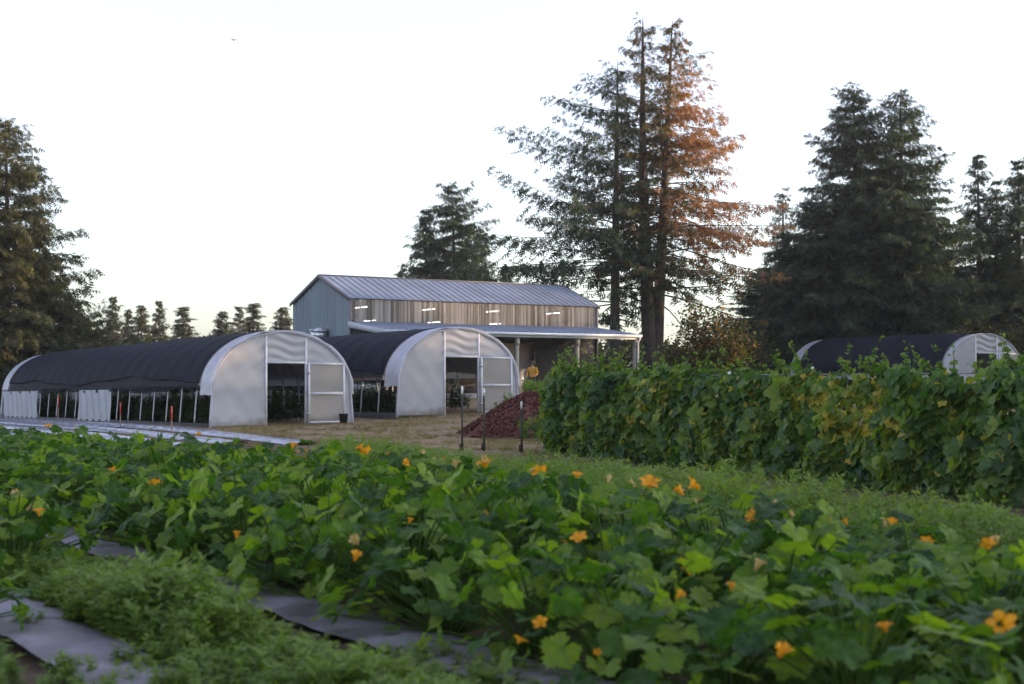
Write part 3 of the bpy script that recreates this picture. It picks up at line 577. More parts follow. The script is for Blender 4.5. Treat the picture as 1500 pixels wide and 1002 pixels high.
# ------------------------------------------------------------------ person on the way to the barn
def skin_mesh(name, nodes, edges, mats, sub=2):
    me = bpy.data.meshes.new(name); me.from_pydata([n_[0] for n_ in nodes], edges, []); o = bpy.data.objects.new(name, me); COL.objects.link(o)
    s = o.modifiers.new('skin', 'SKIN'); s.use_smooth_shade = True; s.branch_smoothing = .4
    for i, n_ in enumerate(nodes): me.skin_vertices[0].data[i].radius = n_[1] if isinstance(n_[1], tuple) else (n_[1], n_[1])
    me.skin_vertices[0].data[0].use_root = True
    o.modifiers.new('sub', 'SUBSURF').levels = sub
    dg = bpy.context.evaluated_depsgraph_get(); m2 = bpy.data.meshes.new_from_object(o.evaluated_get(dg)); m2.name = name
    bpy.data.objects.remove(o); m2.materials.clear()
    for k in mats: m2.materials.append(M[k])
    return m2
def build_person(px, d):
    x = at(px, d); t = empty('person', (x, d, gz(x, d)), R(155), 'person in a yellow jacket with dark hair standing in front of the barn porch', 'person')
    N = [((0, 0, .95), (.15, .11)), ((0, 0, 1.15), (.14, .10)), ((0, 0, 1.36), (.16, .10)), ((0, 0, 1.48), (.06, .06)), ((0, .01, 1.56), (.055, .055)), ((0, .015, 1.64), (.082, .095)), ((0, .01, 1.72), (.06, .07)),
         ((.1, 0, .90), .09), ((.11, .02, .50), .06), ((.11, 0, .10), .042), ((.115, .13, .04), .04), ((-.1, 0, .90), .09), ((-.12, .06, .50), .06), ((-.12, .02, .10), .042), ((-.125, .15, .04), .04),
         ((.19, 0, 1.40), .055), ((.26, .0, 1.12), .043), ((.20, .2, 1.0), .034), ((.16, .27, 1.0), (.035, .02)), ((-.19, 0, 1.40), .055), ((-.26, .0, 1.12), .043), ((-.20, .2, 1.02), .034), ((-.16, .27, 1.02), (.035, .02)),
         ((0, .105, 1.62), .016)]
    E = [(0, 1), (1, 2), (2, 3), (3, 4), (4, 5), (5, 6), (0, 7), (7, 8), (8, 9), (9, 10), (0, 11), (11, 12), (12, 13), (13, 14), (2, 15), (15, 16), (16, 17), (17, 18), (2, 19), (19, 20), (20, 21), (21, 22), (5, 23)]
    for hand, sx in ((18, 1), (22, -1)):
        hx, hy, hz_ = N[hand][0]
        for q, (dx, L) in enumerate(((.03, .055), (.01, .075), (-.01, .08), (-.03, .07))):
            N.append(((hx - sx * dx, hy + L * .5, hz_ - .01), .009)); N.append(((hx - sx * dx, hy + L, hz_ - .035), .008)); E += [(hand, len(N) - 2), (len(N) - 2, len(N) - 1)]
        N.append(((hx - sx * .045, hy + .02, hz_ + .03), .010)); E.append((hand, len(N) - 1))
    me = skin_mesh('body', N, E, ['skin', 'trousers', 'blackplastic'], 1)
    for p in me.polygons: c = p.center; p.material_index = 2 if c.z < .09 else (1 if c.z < 1.0 and abs(c.x) < .17 and c.y < .2 else 0)
    obj('body', me, t)
    J = [((0, 0, .86), (.20, .16)), ((0, 0, 1.12), (.185, .14)), ((0, 0, 1.36), (.195, .13)), ((0, 0, 1.50), (.085, .08)), ((.2, 0, 1.41), .075), ((.27, 0, 1.12), .066), ((.21, .18, 1.0), .05), ((-.2, 0, 1.41), .075), ((-.27, 0, 1.12), .066), ((-.21, .18, 1.02), .05)]
    obj('jacket', skin_mesh('jacket', J, [(0, 1), (1, 2), (2, 3), (2, 4), (4, 5), (5, 6), (2, 7), (7, 8), (8, 9)], ['jacket']), t)
    m = MB(); m.lathe([(.0, .15), (.06, .135), (.098, .08), (.108, .0), (.10, -.07), (.07, -.12), (.0, -.13)], 14, (0, -.015, 1.665)); o = m.build('hair', M['hair'], t, sm=True)
    m = MB()
    for s in (-1, 1): m.lathe([(0, .012), (.012, 0), (0, -.012)], 8, (s * .033, .098, 1.645))
    m.build('eyes', M['hair'], t, sm=True)
    return t
build_person(780, 70.5)

# ------------------------------------------------------------------ yard things
def tpost(px, ybase, ytop, d, label, rust=False):
    x = at(px, d); z = gz(x, d); H = CAMZ + (HZ - ytop) / FPX * d - z; t = empty('fence_post', (x, d, z), .4, label, 'fence post', 'metal posts in the yard')
    m = MB(); m.box((-.026, -.004, -.3), (.026, .004, H - .2)); m.box((-.004, .004, -.3), (.004, .035, H - .2))
    for i in range(int(H / .12)): m.box((-.008, -.014, .1 + i * .11), (.008, -.004, .13 + i * .11))
    m.build('shaft', M['tpost'], t)
    m = MB(); m.box((-.0275, -.0055, H - .2), (.0275, .0055, H)); m.box((-.0045, .0055, H - .2), (.0045, .037, H)); m.build('painted_tip', M['tposttop'], t)
    m = MB(); m.box((-.06, .036, .02), (.06, .042, .2)); m.build('anchor_plate', M['tpost'], t); return t
tpost(677, 655, 566, 36, 'dark metal post with white tip, left of the three in the yard')
tpost(709, 655, 569, 36.4, 'rust-streaked metal post with pale tip, in the middle of the three in the yard')
tpost(764, 655, 588, 35.6, 'shortest dark metal post, in front of the bark heap')
# heap of bark
hx_, hy_ = at(775, 44), 44.0; q = np.linspace(0, 1, 26); a = np.linspace(0, 2 * np.pi, 61); Q, A = np.meshgrid(q, a, indexing='ij')
rr = Q * (2.0 + .25 * np.sin(A * 3 + 1) + .12 * np.sin(A * 7)); XX = rr * np.cos(A) * 1.05; YY = rr * np.sin(A) * .9
ZZ = 1.12 * np.maximum(0, (1 - Q ** 1.15)) + .05 * wav(XX, YY, 4.) * (1 - Q) + .04 * wav(XX, YY, 9, 2) * (1 - Q ** 3) - .06 * Q
heap = empty('bark_heap', (hx_, hy_, gz(hx_, hy_)), 0, 'reddish-brown heap of bark mulch beside the middle tunnel', 'mulch heap'); heap.scale = (1.12, 1.12, 1.15)
MB().grid(np.stack([XX, YY, ZZ], -1)).build('heap_body', M['compost'], heap, sm=True)
g = np.random.default_rng(5); n = 5200; qq = np.sqrt(g.random(n)); aa_ = g.random(n) * 6.28; rr = qq * (2.05 + .25 * np.sin(aa_ * 3 + 1)); px_ = rr * np.cos(aa_) * 1.05; py_ = rr * np.sin(aa_) * .9
pz_ = 1.12 * (1 - qq ** 1.15) + .05 * wav(px_, py_, 4.) * (1 - qq) - .06 * qq + .015
CH = (np.array([(-.3, -.5, 0), (.3, -.5, 0), (.25, .5, .1), (-.3, .45, 0.05)]), np.array([(0, 1, 2, 3)]))
Vv, F = scatter(CH[0], CH[1], np.stack([px_, py_, pz_], -1), rots(g.random(n) * 6.28, g.normal(size=n) * .6, g.normal(size=n) * .6), .05 + .07 * g.random(n))
obj('bark_chips', mesh('bark_chips', Vv, F, M['compost']), heap, kind='stuff')
# bucket by the left tunnel's door
bx = at(502, 50.3); bk = empty('bucket', (bx, 50.6, gz(bx, 50.6)), 0, 'small black bucket at the foot of the left tunnel door', 'bucket')
m = MB(); m.lathe([(.0, .0), (.13, 0), (.165, .33), (.175, .335), (.175, .36), (.155, .36), (.12, .03), (0, .03)], 16); m.build('pail', M['blackplastic'], bk, sm=True)
a = np.linspace(0, np.pi, 12); m = MB(); m.tube(np.stack([.17 * np.cos(a), .04 + .1 * np.sin(a), .34 + .12 * np.sin(a)], -1), .006, 5); m.build('handle', M['wire'], bk)
# silver mulch beds
ordn = ['nearest the squash', 'second from the squash', 'third from the squash', 'fourth from the squash', 'nearest the left tunnel']
for i, p in enumerate((10.9, 12.4, 13.9, 15.35, 16.8)):
    T = np.arange(35.5 + (1.5 if i < 4 else 0), 86, .12); k = np.linspace(-1, 1, 15); K, TT = np.meshgrid(k, T, indexing='ij')
    prof = .085 * np.clip(1 - np.abs(K) ** 3.2, 0, 1); PPp = p + .40 * K + .02 * wav(TT, K, .7, i); XX = PPp * U[0] + TT * V[0]; YY = PPp * U[1] + TT * V[1]
    wr = (.018 * wav(TT * 2.2, K * 1.5, 1.6, i) + .012 * np.abs(np.sin(TT * 5 + K * 1.2 + 2 * np.sin(TT)))) * (1 - np.abs(K) ** 4)
    c = pt(p, 40); o = MB().grid(np.stack([XX, YY, ground(XX, YY) + prof + wr + .02], -1)).build('mulched_bed', M['silver'], sm=True)
    o['label'] = 'long raised bed under silver plastic film, %s' % ordn[i]; o['category'] = 'garden bed'; o['group'] = 'silver mulched beds'
for px, d, H, lab in ((86, 58, 1.1, 'leftmost red stake beside the left tunnel'), (177, 51, .9, 'middle red stake among the silver beds'), (252, 44, .95, 'red stake nearest the squash on the silver beds')):
    x = at(px, d); t = empty('marker_stake', (x, d, gz(x, d)), 0, lab, 'stake', 'red marker stakes'); m = MB(); m.box((-.018, -.018, -.2), (.018, .018, H * .55)); m.build('shaft', M['wood'], t)
    m = MB(); m.box((-.021, -.021, H * .55), (.021, .021, H)); m.build('painted_top', M['red'], t)
# woven ground cloth strips in the foreground
for p0, p1, lab in ((4.5, 5.15, 'strip of grey ground cloth along the front edge of the squash'), (2.55, 3.2, 'strip of grey ground cloth in the bottom left corner')):
    T = np.arange(2, 40, .14); P_ = np.linspace(p0, p1, 14); PP_, TT = np.meshgrid(P_, T, indexing='ij'); PP_ = PP_ + .05 * wav(TT, TT * 0, .8, p0)
    XX = PP_ * U[0] + TT * V[0]; YY = PP_ * U[1] + TT * V[1]; e = np.sin((PP_ - PP_.min()) / (p1 - p0) * np.pi)
    o = MB().grid(np.stack([XX, YY, ground(XX, YY) + .06 + .025 * wav(XX, YY, 2.1, 1) + .012 * wav(XX, YY, 5, 3) + .03 * e], -1)).build('ground_cloth', M['fabric'], sm=True)
    o['label'] = lab; o['category'] = 'ground cloth'

# ------------------------------------------------------------------ squash
def palmate(R0, lobes, depth, n=40, rings=3, cup=.12, serr=.05, seed=0, wave=.05):
    g = np.random.default_rng(seed); th = np.linspace(-np.pi * .93, np.pi * .93, n + 1); v = [(0, 0, 0)]; f = []; vein = [1.]
    lt = np.array([-2.25, -1.15, 0, 1.15, 2.25])[:lobes]
    near = np.min(np.abs(th[:, None] - lt[None]), axis=1)
    rad = R0 * (1 - depth * np.clip(near / .57, 0, 1.2) ** 1.4) * (.86 + .14 * np.cos(th)) * (1 + serr * np.where(np.arange(n + 1) % 2, 1, -1)) * (1 + .06 * g.normal(size=n + 1))
    ph = g.random() * 6.28
    for r in range(1, rings + 1):
        q = r / rings
        for i, a in enumerate(th):
            rr = rad[i] * q; fold = .03 * (near[i] / .57) * q
            v.append((math.sin(a) * rr, math.cos(a) * rr + .0, R0 * (cup * q * q - 2.2 * cup * (q ** 4) * .45 + fold + wave * q * math.sin(a * 3 + ph) + wave * .6 * q * q * math.sin(a * 7 + ph))))
            vein.append(.85 * (1 - q * .4) if near[i] < .07 else 0.)
    k = n + 1
    for i in range(n):
        f.append((0, 1 + i + 1, 1 + i))
        for r in range(rings - 1): a = 1 + r * k + i; b = a + k; f += [(a, a + 1, b + 1), (a, b + 1, b)]
    return np.array(v), np.array(f), np.array(vein)
sq_leaves = []
for i in range(7):
    v, f, vn = palmate(.205, 5, (.2, .27, .15, .24, .32, .18, .24)[i], 44, 3, (.25, .15, .32, .1, .2, .28, .05)[i], .075, i, .09)
    tone = .10 + .10 * np.sin(v[:, 0] * 30 + i) * np.cos(v[:, 1] * 26)
    sq_leaves.append(mesh('leaf', v, f, M['squash'], {'tone': tone, 'vein': vn * .7}, sm=True))
def blossom(open_=1., seed=0, mt='flower'):
    g = np.random.default_rng(seed); v, f, tn = [], [], []
    for k in range(5):
        a0 = k * 2 * np.pi / 5; b = len(v)
        prof = [(.0, .014, .40), (.05, .026, .6), (.085, .05 * open_ + .012, .66), (.105, .085 * open_ + .015, .5), (.10, .118 * open_ + .012, .12)]
        for z, r, wd in prof:
            for s in (-1, 0, 1):
                a = a0 + s * wd; v.append((math.cos(a) * r, math.sin(a) * r, z + (.012 if s else 0) * (1 if r > .04 else 0) + g.normal() * .004)); tn.append(.3 + .5 * (s == 0) + .1 * g.normal())
        for i in range(4):
            for j in range(2): q = b + i * 3 + j; f.append((q, q + 1, q + 4, q + 3))
    return mesh('flower', v, f, M[mt], {'tone': np.clip(tn, 0, 1), 'dead_or_sunlit': np.zeros(len(v))}, sm=True)
FL = [blossom(1.1, 1), blossom(.75, 2), blossom(.5, 3)]; WL = [blossom(.25, 4, 'wilt'), blossom(.4, 5, 'wilt')]
variants = []
for vi in range(9):
    g = np.random.default_rng(100 + vi); lay = []; st = MB(); nl = 58 + vi + (0 if vi < 6 else -24)
    for i in range(nl):
        a = i * 2.39996 + g.normal() * .25; r = .10 + .62 * math.sqrt((i + .5) / nl) * (.85 + .3 * g.random()); z = .70 - .30 * (r / .7) ** 2 + g.normal() * .10
        if i % 3 == 2 and r > .38: z = .10 + .24 * g.random(); r *= 1.08
        z = max(.12, z); pos = np.array((math.cos(a) * r, math.sin(a) * r, z)); tilt = -(.22 + .9 * (r / .7) ** 1.4 * g.random() + .5 * g.normal())
        lay.append((pos, (tilt, g.normal() * .38, a - math.pi / 2 + g.normal() * .4), .42 + .36 * g.random() ** 1.2 + (.10 if vi > 5 else 0), int(g.integers(0, 7))))
        b = np.array((math.cos(a) * .05, math.sin(a) * .05, .0)); st.tube([b, pos * (.45, .45, .62), pos * (.93, .93, .97), pos], (.010, .008, .006, .004), 5, False)
    variants.append((lay, mesh('stalks', np.concatenate(st.v), np.concatenate(st.f), M['squashstem'], sm=True)))
plants = []
def squash(p, t, s, label, group, vi=None, hs=1.):
    x, y = pt(p, t)
    if x / y < -.42 or x / y > .44 or y < 5: return None
    vi = int(rng.integers(0, 6) if y < 24 else rng.integers(6, 9)) if vi is None else vi; lay, stm = variants[vi]; rz = rng.random() * 6.28
    e = empty('squash_plant', (x, y, gz(x, y) + .02), rz, label, 'squash plant', group); e.scale = (s, s, s * hs); obj('stalks', stm, e)
    for pos, rot, sc_, li in lay:
        o = obj('leaf', sq_leaves[li], e, pos); o.rotation_euler = (rot[0] + rng.normal() * .1, rot[1] + rng.normal() * .1, rot[2]); o.scale = (sc_,) * 3
    plants.append((x, y, e, rz, s, hs)); return e
rows = [(5.36, 'front', 'beside the ground cloth'), (6.65, 'second', 'just behind the front row'), (7.8, 'third', 'just before the far row'), (8.85, 'far', 'beside the feathery weeds')]
for p, nm, wh in rows:
    t = 2.2
    while t < 34.5:
        bright = t > 22
        squash(p + rng.normal() * .12, t, (.95 + .2 * rng.random()), 'leafy squash plant in the %s squash row, %s' % (nm, wh), '%s squash row' % nm, hs=(1.0 + .22 * rng.random()) * (.74 + .15 * float(smooth(t, 6, 11)) - .15 * float(smooth(t, 17, 26))) * (1.06 if nm == 'second' else .98))
        t += .86 + .16 * rng.random()
squash(3.45, 13.6, 1.0, 'squash plant apart from the rows at the left edge, with peach-coloured buds', None); squash(3.55, 14.7, 1.0, 'squash plant at the left edge, behind the one with peach-coloured buds', None)
squash(2.15, 10.7, .9, 'dark squash plant in the bottom left corner beside the ground cloth', None)
def add_flower(px, py, z, me, s=1.):
    for _ in range(3):                        # settle on the canopy of the plant it grows from
        d = (CAMZ - z) * FPX / (py - HZ); x = at(px, d); e = min(plants, key=lambda q: (q[0] - x) ** 2 + (q[1] - d) ** 2); z = min(z, (.66 if py > 735 else .96) * e[4] * e[5])
    dx, dy = x - e[0], d - e[1]; L = math.hypot(dx, dy)
    if L > .75: dx, dy = dx / L * .75, dy / L * .75
    c, s_ = math.cos(-e[3]), math.sin(-e[3]); o = obj('flower', me, e[2], ((dx * c - dy * s_) / e[4], (dx * s_ + dy * c) / e[4], (z - .0) / (e[4] * e[5])))
    o.rotation_euler = (rng.normal() * .6, rng.normal() * .6, rng.random() * 6.28); o.scale = (s,) * 3
    # tip the mouth of the flower towards open air
    o.rotation_euler.rotate(Euler((R(38), 0, 0))) if False else None
for px, py, z in [(105,770,.62),(262,795,.55),(495,765,.62),(520,825,.5),(690,688,.74),(750,703,.76),(798,695,.76),(708,760,.66),(850,797,.66),(1010,845,.62),(990,880,.55),(1070,870,.6),(1000,830,.62),(795,920,.42),(785,962,.36),(1125,970,.52),(1295,930,.58),(1040,745,.72),(1000,728,.74),(950,718,.74),(540,668,.76),(645,685,.76),(1465,920,.6),(230,717,.7),(72,628,.8),(305,640,.78),(1110,762,.72),(1240,772,.7),(712,690,.76),(420,985,.3),(830,800,.55),(600,770,.62),(1355,800,.7),(640,760,.6),(890,760,.7),(160,690,.76)]:
    add_flower(px, py, z, FL[int(rng.integers(0, 3))], (.42 + .3 * rng.random()) * (.82 if py > 735 else 1.2))
for px, py, z in [(40,750,.62),(30,735,.66),(1165,762,.72),(1215,768,.72),(1285,772,.7),(1105,840,.6),(860,665,.8),(665,690,.76),(775,692,.76),(930,716,.76),(1020,740,.74),(1400,800,.7),(525,800,.6),(500,660,.78),(110,632,.8),(1195,770,.7)]:
    add_flower(px, py, z, WL[int(rng.integers(0, 2))], (.6 + .3 * rng.random()) * (1 if py > 735 else 1.25))

crest = [q for q in plants if q[2].get('group') == 'far squash row' and 9 < q[1] < 24]
for i, q in enumerate(crest):                 # the far row flowers along its crest
    for j in range(1 + i % 2):
        a = rng.random() * 6.28; o = obj('flower', (FL + WL)[int(rng.integers(0, 5))], q[2], (.3 * math.cos(a), .3 * math.sin(a), .72 + .07 * rng.random()))
        o.rotation_euler = (rng.normal() * .6, rng.normal() * .6, a); o.scale = (.5 + .25 * rng.random(),) * 3

# ------------------------------------------------------------------ weeds and grasses
def weed_template(seed, n, h=1., lsize=.085, spread=.16, wid=.3, single=False):
    g = np.random.default_rng(seed); v, f, tn = [], [], []; ns = 4
    for s in range(ns):
        a = g.random() * 6.28; tip = np.array((math.cos(a) * spread * 1.3 * g.random(), math.sin(a) * spread * 1.3 * g.random(), h * (.65 + .35 * g.random())))
        w = np.array((math.sin(a), -math.cos(a), 0)) * .006; b = len(v); v += [tuple(-w), tuple(w), tuple(tip)]; f.append((b, b + 1, b + 2)); tn += [.5] * 3
        for i in range(n // ns):
            q = .12 + .88 * g.random() ** .8; c = tip * (q ** 1.2, q ** 1.2, q); az = g.random() * 6.28; L = lsize * (1.35 - .75 * q) * (.6 + .8 * g.random())
            out = .25 * spread * (1.2 - q) + .02; c = c + np.array((math.cos(az), math.sin(az), .2)) * out * g.random()
            e = np.array((math.cos(az), math.sin(az), .35 + .5 * g.normal())); e /= np.linalg.norm(e); sd_ = np.cross(e, (0, 0, 1)); sd_ /= np.linalg.norm(sd_) + 1e-6; sd_ = sd_ + np.array((0, 0, .5 * g.normal()))
            if single: b = len(v); v += [tuple(c - sd_ * L * wid * .5), tuple(c + sd_ * L * wid * .5), tuple(c + e * L * 1.15)]; f.append((b, b + 1, b + 2)); tn += [.32 + .3 * q + .1 * g.normal()] * 3; continue
            b = len(v); v += [tuple(c), tuple(c + e * L * .5 + sd_ * L * wid * .5), tuple(c + e * L), tuple(c + e * L * .5 - sd_ * L * wid * .5)]; f += [(b, b + 1, b + 2), (b, b + 2, b + 3)]; tn += [.32 + .3 * q + .1 * g.normal()] * 4
    return np.array(v), np.array(f), np.array(tn)
def weeds(name, X, Y, H, label, mt='weed', tmpl=None, tonev=None, cat='weeds', zoff=0., width=None):
    Vs, Fs, Ts, off = [], [], [], 0; k = len(tmpl); ids = rng.integers(0, k, len(X)); z = ground(X, Y) + zoff
    for i in range(k):
        s = ids == i; n = int(s.sum())
        if not n: continue
        T, F, tn = tmpl[i]; wd = (H[s] ** .6) if width is None else width[s]
        Vv, Ff = scatter(T, F, np.stack([X[s], Y[s], z[s]], -1), rots(rng.random(n) * 6.28, rng.normal(size=n) * .12, rng.normal(size=n) * .12), np.stack([wd, wd, H[s]], -1))
        Vs.append(Vv); Fs.append(Ff + off); off += len(Vv); tv = rng.normal(size=n) * .1 if tonev is None else tonev[s]
        Ts.append((tn[None] + tv[:, None]).ravel())
    o = obj(name, mesh(name, np.concatenate(Vs), np.concatenate(Fs), M[mt], {'tone': np.clip(np.concatenate(Ts), 0, 1), 'dead_or_sunlit': np.zeros(off)}), kind='stuff'); o['label'] = label; o['category'] = cat; return o
WT = [weed_template(i, 96, 1., .15, .2, .38, True) for i in range(5)]
CT = [weed_template(40 + i, 64, 1., .16, .22, .4, True) for i in range(4)]
FT = [weed_template(20 + i, 120, 1., .105, .24, .36, True) for i in range(5)]
# feathery strip between the squash and the vine hedge
n = 4700; T = rng.uniform(1, 31.5, n); far = np.interp(T, [0, 10, 14.4, 26.2, 34], [12.4, 12.9, 13.2, 14.0, 15.2]); u_ = rng.random(n) ** .9; P_ = 9.7 + (far - 9.7) * u_
xy = P_[:, None] * U + T[:, None] * V; k = (T < 2.05 * P_ + .6 * wav(P_, P_ * 0, 3)) & (xy[:, 0] / xy[:, 1] < .5) & (xy[:, 1] > 5); xy = xy[k]
H = (.50 + .18 * rng.random(len(xy))) * (.35 + .85 * np.sin(np.pi * np.clip(u_[k] * .85 + .12, 0, 1)) ** .7) * (1 + .3 * wav(xy[:, 0], xy[:, 1], .9, 4))
weeds('feathery_weeds', xy[:, 0], xy[:, 1], H, 'soft feathery green weeds in a strip between squash and vine hedge', tmpl=FT, tonev=.16 + .12 * wav(xy[:, 0], xy[:, 1], .7) + .06 * rng.normal(size=len(xy)))
# foreground weeds between and on the ground cloth strips
n = 4200; T = rng.uniform(3, 17, n); P_ = np.concatenate([rng.normal(3.75, .42, n // 2), rng.uniform(1.2, 5.0, n - n // 2)])
xy = P_[:, None] * U + T[:, None] * V; dn = wav(xy[:, 0], xy[:, 1], 1.1, 6)
bare = ((P_ > 4.15) & (dn < .45) & (((T > 8.2) & (T < 10.6)) | (T > 13.5))) | ((P_ > 2.35) & (P_ < 3.2) & (dn < .45) & (T > 9.0) & (T < 12.8)) | (dn < -.8)
k = (~bare) & (xy[:, 1] > 5) & (xy[:, 0] / xy[:, 1] > -.45); xy = xy[k]; pk = P_[k]
tk = T[k]; H = (.58 + .5 * rng.random(len(xy))) * (1 + .3 * wav(xy[:, 0], xy[:, 1], 1.3, 2)) * (.15 + np.exp(-((pk - 3.6) / .5) ** 2) * (.14 + .26 * np.exp(-((tk - 9.8) / 1.0) ** 2))) * np.where((pk > 3.9) & (tk < 10.6) & (tk > 8.6), .6, 1.1)
weeds('foreground_weeds', xy[:, 0], xy[:, 1], H, 'blurred low weeds growing over the ground cloth in the foreground', tmpl=WT, tonev=.12 + .06 * rng.normal(size=len(xy)) + .12 * dn[k])
# taller weeds by the bark heap and in front of the barn
n = 330; X = np.concatenate([rng.normal(at(812, 41), .4, 30), rng.uniform(at(770, 60), at(860, 60), 200), rng.normal(at(800, 52), .7, 100)]); Y = np.concatenate([rng.normal(41, .5, 30), rng.uniform(58, 68, 200), rng.normal(52, 1.2, 100)])
weeds('tall_weeds', X, Y, .55 + .5 * rng.random(n), 'tall grey-green weeds around the bark heap and the barn approach', tmpl=WT, tonev=.05 * rng.normal(size=n))
def grass_t(seed, n=14, L=.12):
    g = np.random.default_rng(seed); v, f = [], []
    for i in range(n):
        a = g.random() * 6.28; b = g.normal(size=2) * .06; w_ = .006; e = np.array((math.cos(a), math.sin(a))) * L * g.random(); k = len(v); v += [(b[0] - w_, b[1], 0), (b[0] + w_, b[1], 0), (b[0] + e[0], b[1] + e[1], L * (.4 + .6 * g.random()))]; f.append((k, k + 1, k + 2))
    return np.array(v), np.array(f), .5 + .2 * g.normal(size=len(v))
GT_ = [grass_t(i) for i in range(4)]
n = 9000; P_ = rng.uniform(14, 33, n); T = rng.uniform(24, 47, n); xy = P_[:, None] * U + T[:, None] * V; k = (wav(xy[:, 0], xy[:, 1], .9, 1) > -.1) & (np.abs(xy[:, 0] / xy[:, 1]) < .4); xy = xy[k]
weeds('yard_grass', xy[:, 0], xy[:, 1], .5 + .7 * rng.random(len(xy)), 'dry grass and straw tufts on the yard before the tunnels', 'grass', GT_, .25 * wav(xy[:, 0], xy[:, 1], .5, 8) + .15, 'grass', width=np.ones(len(xy)))
# crops growing inside the tunnels
for (fx, fy), lab in (((-8.04, 50), 'dark leafy crop rows inside the left tunnel'), ((-2.02, 54.2), 'dark leafy crop rows inside the middle tunnel')):
    n = 520; lx = np.repeat([-1.75, -.95, 1.2, 1.9], n // 4) + rng.normal(size=n) * .12; ly = rng.uniform(2.5, 29.5, n); c, s = math.cos(ANG), math.sin(ANG)
    X = fx + lx * c - ly * s; Y = fy + lx * s + ly * c; weeds('crop_rows', X, Y, .6 + .6 * rng.random(n), lab, 'crop', CT, .1 * rng.normal(size=n), 'crop')

# ------------------------------------------------------------------ vine hedge on a trellis
A_, B_ = np.array((.95, 36.4)), np.array((8.9, 18.2)); VL = float(np.linalg.norm(B_ - A_)); e1 = (B_ - A_) / VL; nrm = np.array((e1[1], -e1[0]))
if nrm[0] > 0: nrm = -nrm                                     # the side that faces the squash
va = math.atan2(e1[1], e1[0])
tre = empty('trellis', (A_[0], A_[1], gz(*A_)), va, 'wire trellis with white posts carrying the vine hedge', 'trellis')
for i in range(8):
    s = .15 + i * (VL - .3) / 7; m = MB(); m.tube([(0, 0, -.3), (0, 0, 1.98 if i % 2 else 2.06)], .032, 8); m.build('post', M['pvc'], tre, (s, 0, 0))
for z in (.7, 1.35, 1.94): m = MB(); m.tube([(0, 0, z), (VL * .25, 0, z - .02), (VL * .5, 0, z - .025), (VL * .75, 0, z - .02), (VL, 0, z)], .008 if z < 1.9 else .014, 5); m.build('wire', M['wire'], tre)
vine = empty('vine_hedge', (A_[0], A_[1], gz(*A_)), va, 'tall wall of climbing vine with lobed leaves and yellowing patches', 'vine')
lsgn = 1. if np.dot(nrm, (-math.sin(va), math.cos(va))) > 0 else -1.     # local Y sign of the camera side
def s_at(px):                                 # hedge distance seen at an image column
    r = (px - 750) / FPX; return float((A_[0] - r * A_[1]) / (r * e1[1] - e1[0]))
vl = [palmate(.5, 5, .34, 15, 2, .16, .03, 50 + i, .09) for i in range(4)]
n = 9400; s = rng.uniform(.12, VL, n); z = 2.05 * rng.random(n); topz = 1.86 + .22 * np.exp(-((s - 1.1) / .9) ** 2) + .12 * np.exp(-((s - 6.2) / .8) ** 2) + .24 * wav(s, s * 0, 1.5, 2) + .14 * wav(s, s * 0, 3.7, 5); z = z * topz / 2.05
back = rng.random(n) < .2
thick = (.36 + .34 * wav(s, z * .5, 1.7, 3) + .14 * wav(s, z * 2, 2.6, 7)) * (1.15 - .35 * (z / 2) ** 3) * np.where(s < .5, .55, 1)
depth = thick * np.where(rng.random(n) < .72, 1 - .25 * rng.random(n), rng.random(n)) * np.where(back, -1, 1)
top = rng.random(n) < .07; z = np.where(top, topz + .06 * rng.normal(size=n), z); depth = np.where(top, depth * .6, depth)
ends = (s < .25); yl = depth * lsgn
patch = np.zeros(n)
for px, zc, ws, wz, am in ((955, 1.35, .8, .7, .55), (1215, 1.45, .9, .4, .5), (1265, 1.3, .7, .5, .55), (1310, 1.35, .6, .5, .5), (1180, 1.5, .6, .4, .3), (1280, .75, .3, .3, .35), (985, 1.6, .4, .3, .3), (1120, 1.5, .7, .35, .22), (1400, 1.5, .6, .35, .22), (1050, 1.0, .6, .5, .12), (1350, .9, .6, .4, .15)):
    patch += am * np.exp(-((s - s_at(px)) / ws) ** 2 - ((z - zc) / wz) ** 2)
dead_or_sunlit = np.where(rng.random(n) < patch * 1.0 + .05, .45 + .55 * rng.random(n), 0)
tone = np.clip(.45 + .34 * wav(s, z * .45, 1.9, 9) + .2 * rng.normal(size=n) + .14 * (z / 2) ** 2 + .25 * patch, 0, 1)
out = np.where(yl > 0, 0., np.pi)             # leaf tips hang down, blades face outwards
yaw = out + rng.normal(size=n) * .6; pitch = -np.pi / 2 + np.pi * 0 + (.55 + .35 * rng.normal(size=n)); roll = rng.normal(size=n) * .45
yaw = np.where(ends & (rng.random(n) < .6), np.pi / 2 + rng.normal(size=n) * .6, yaw)
size = (.135 + .085 * rng.random(n)) * np.where(dead_or_sunlit > 0, .62, 1) * np.where(top, .8, 1) * 1.75
pos = np.stack([s, yl, z + size * .2], -1); rm = rots(yaw, pitch, roll); vid = rng.integers(0, 4, n)
score = np.where((depth > thick * .8) & ~back & ~top, size * (1 + s / VL * 1.6), 0); score[s > s_at(1510)] = 0; big = set(np.argsort(-score)[:300].tolist())
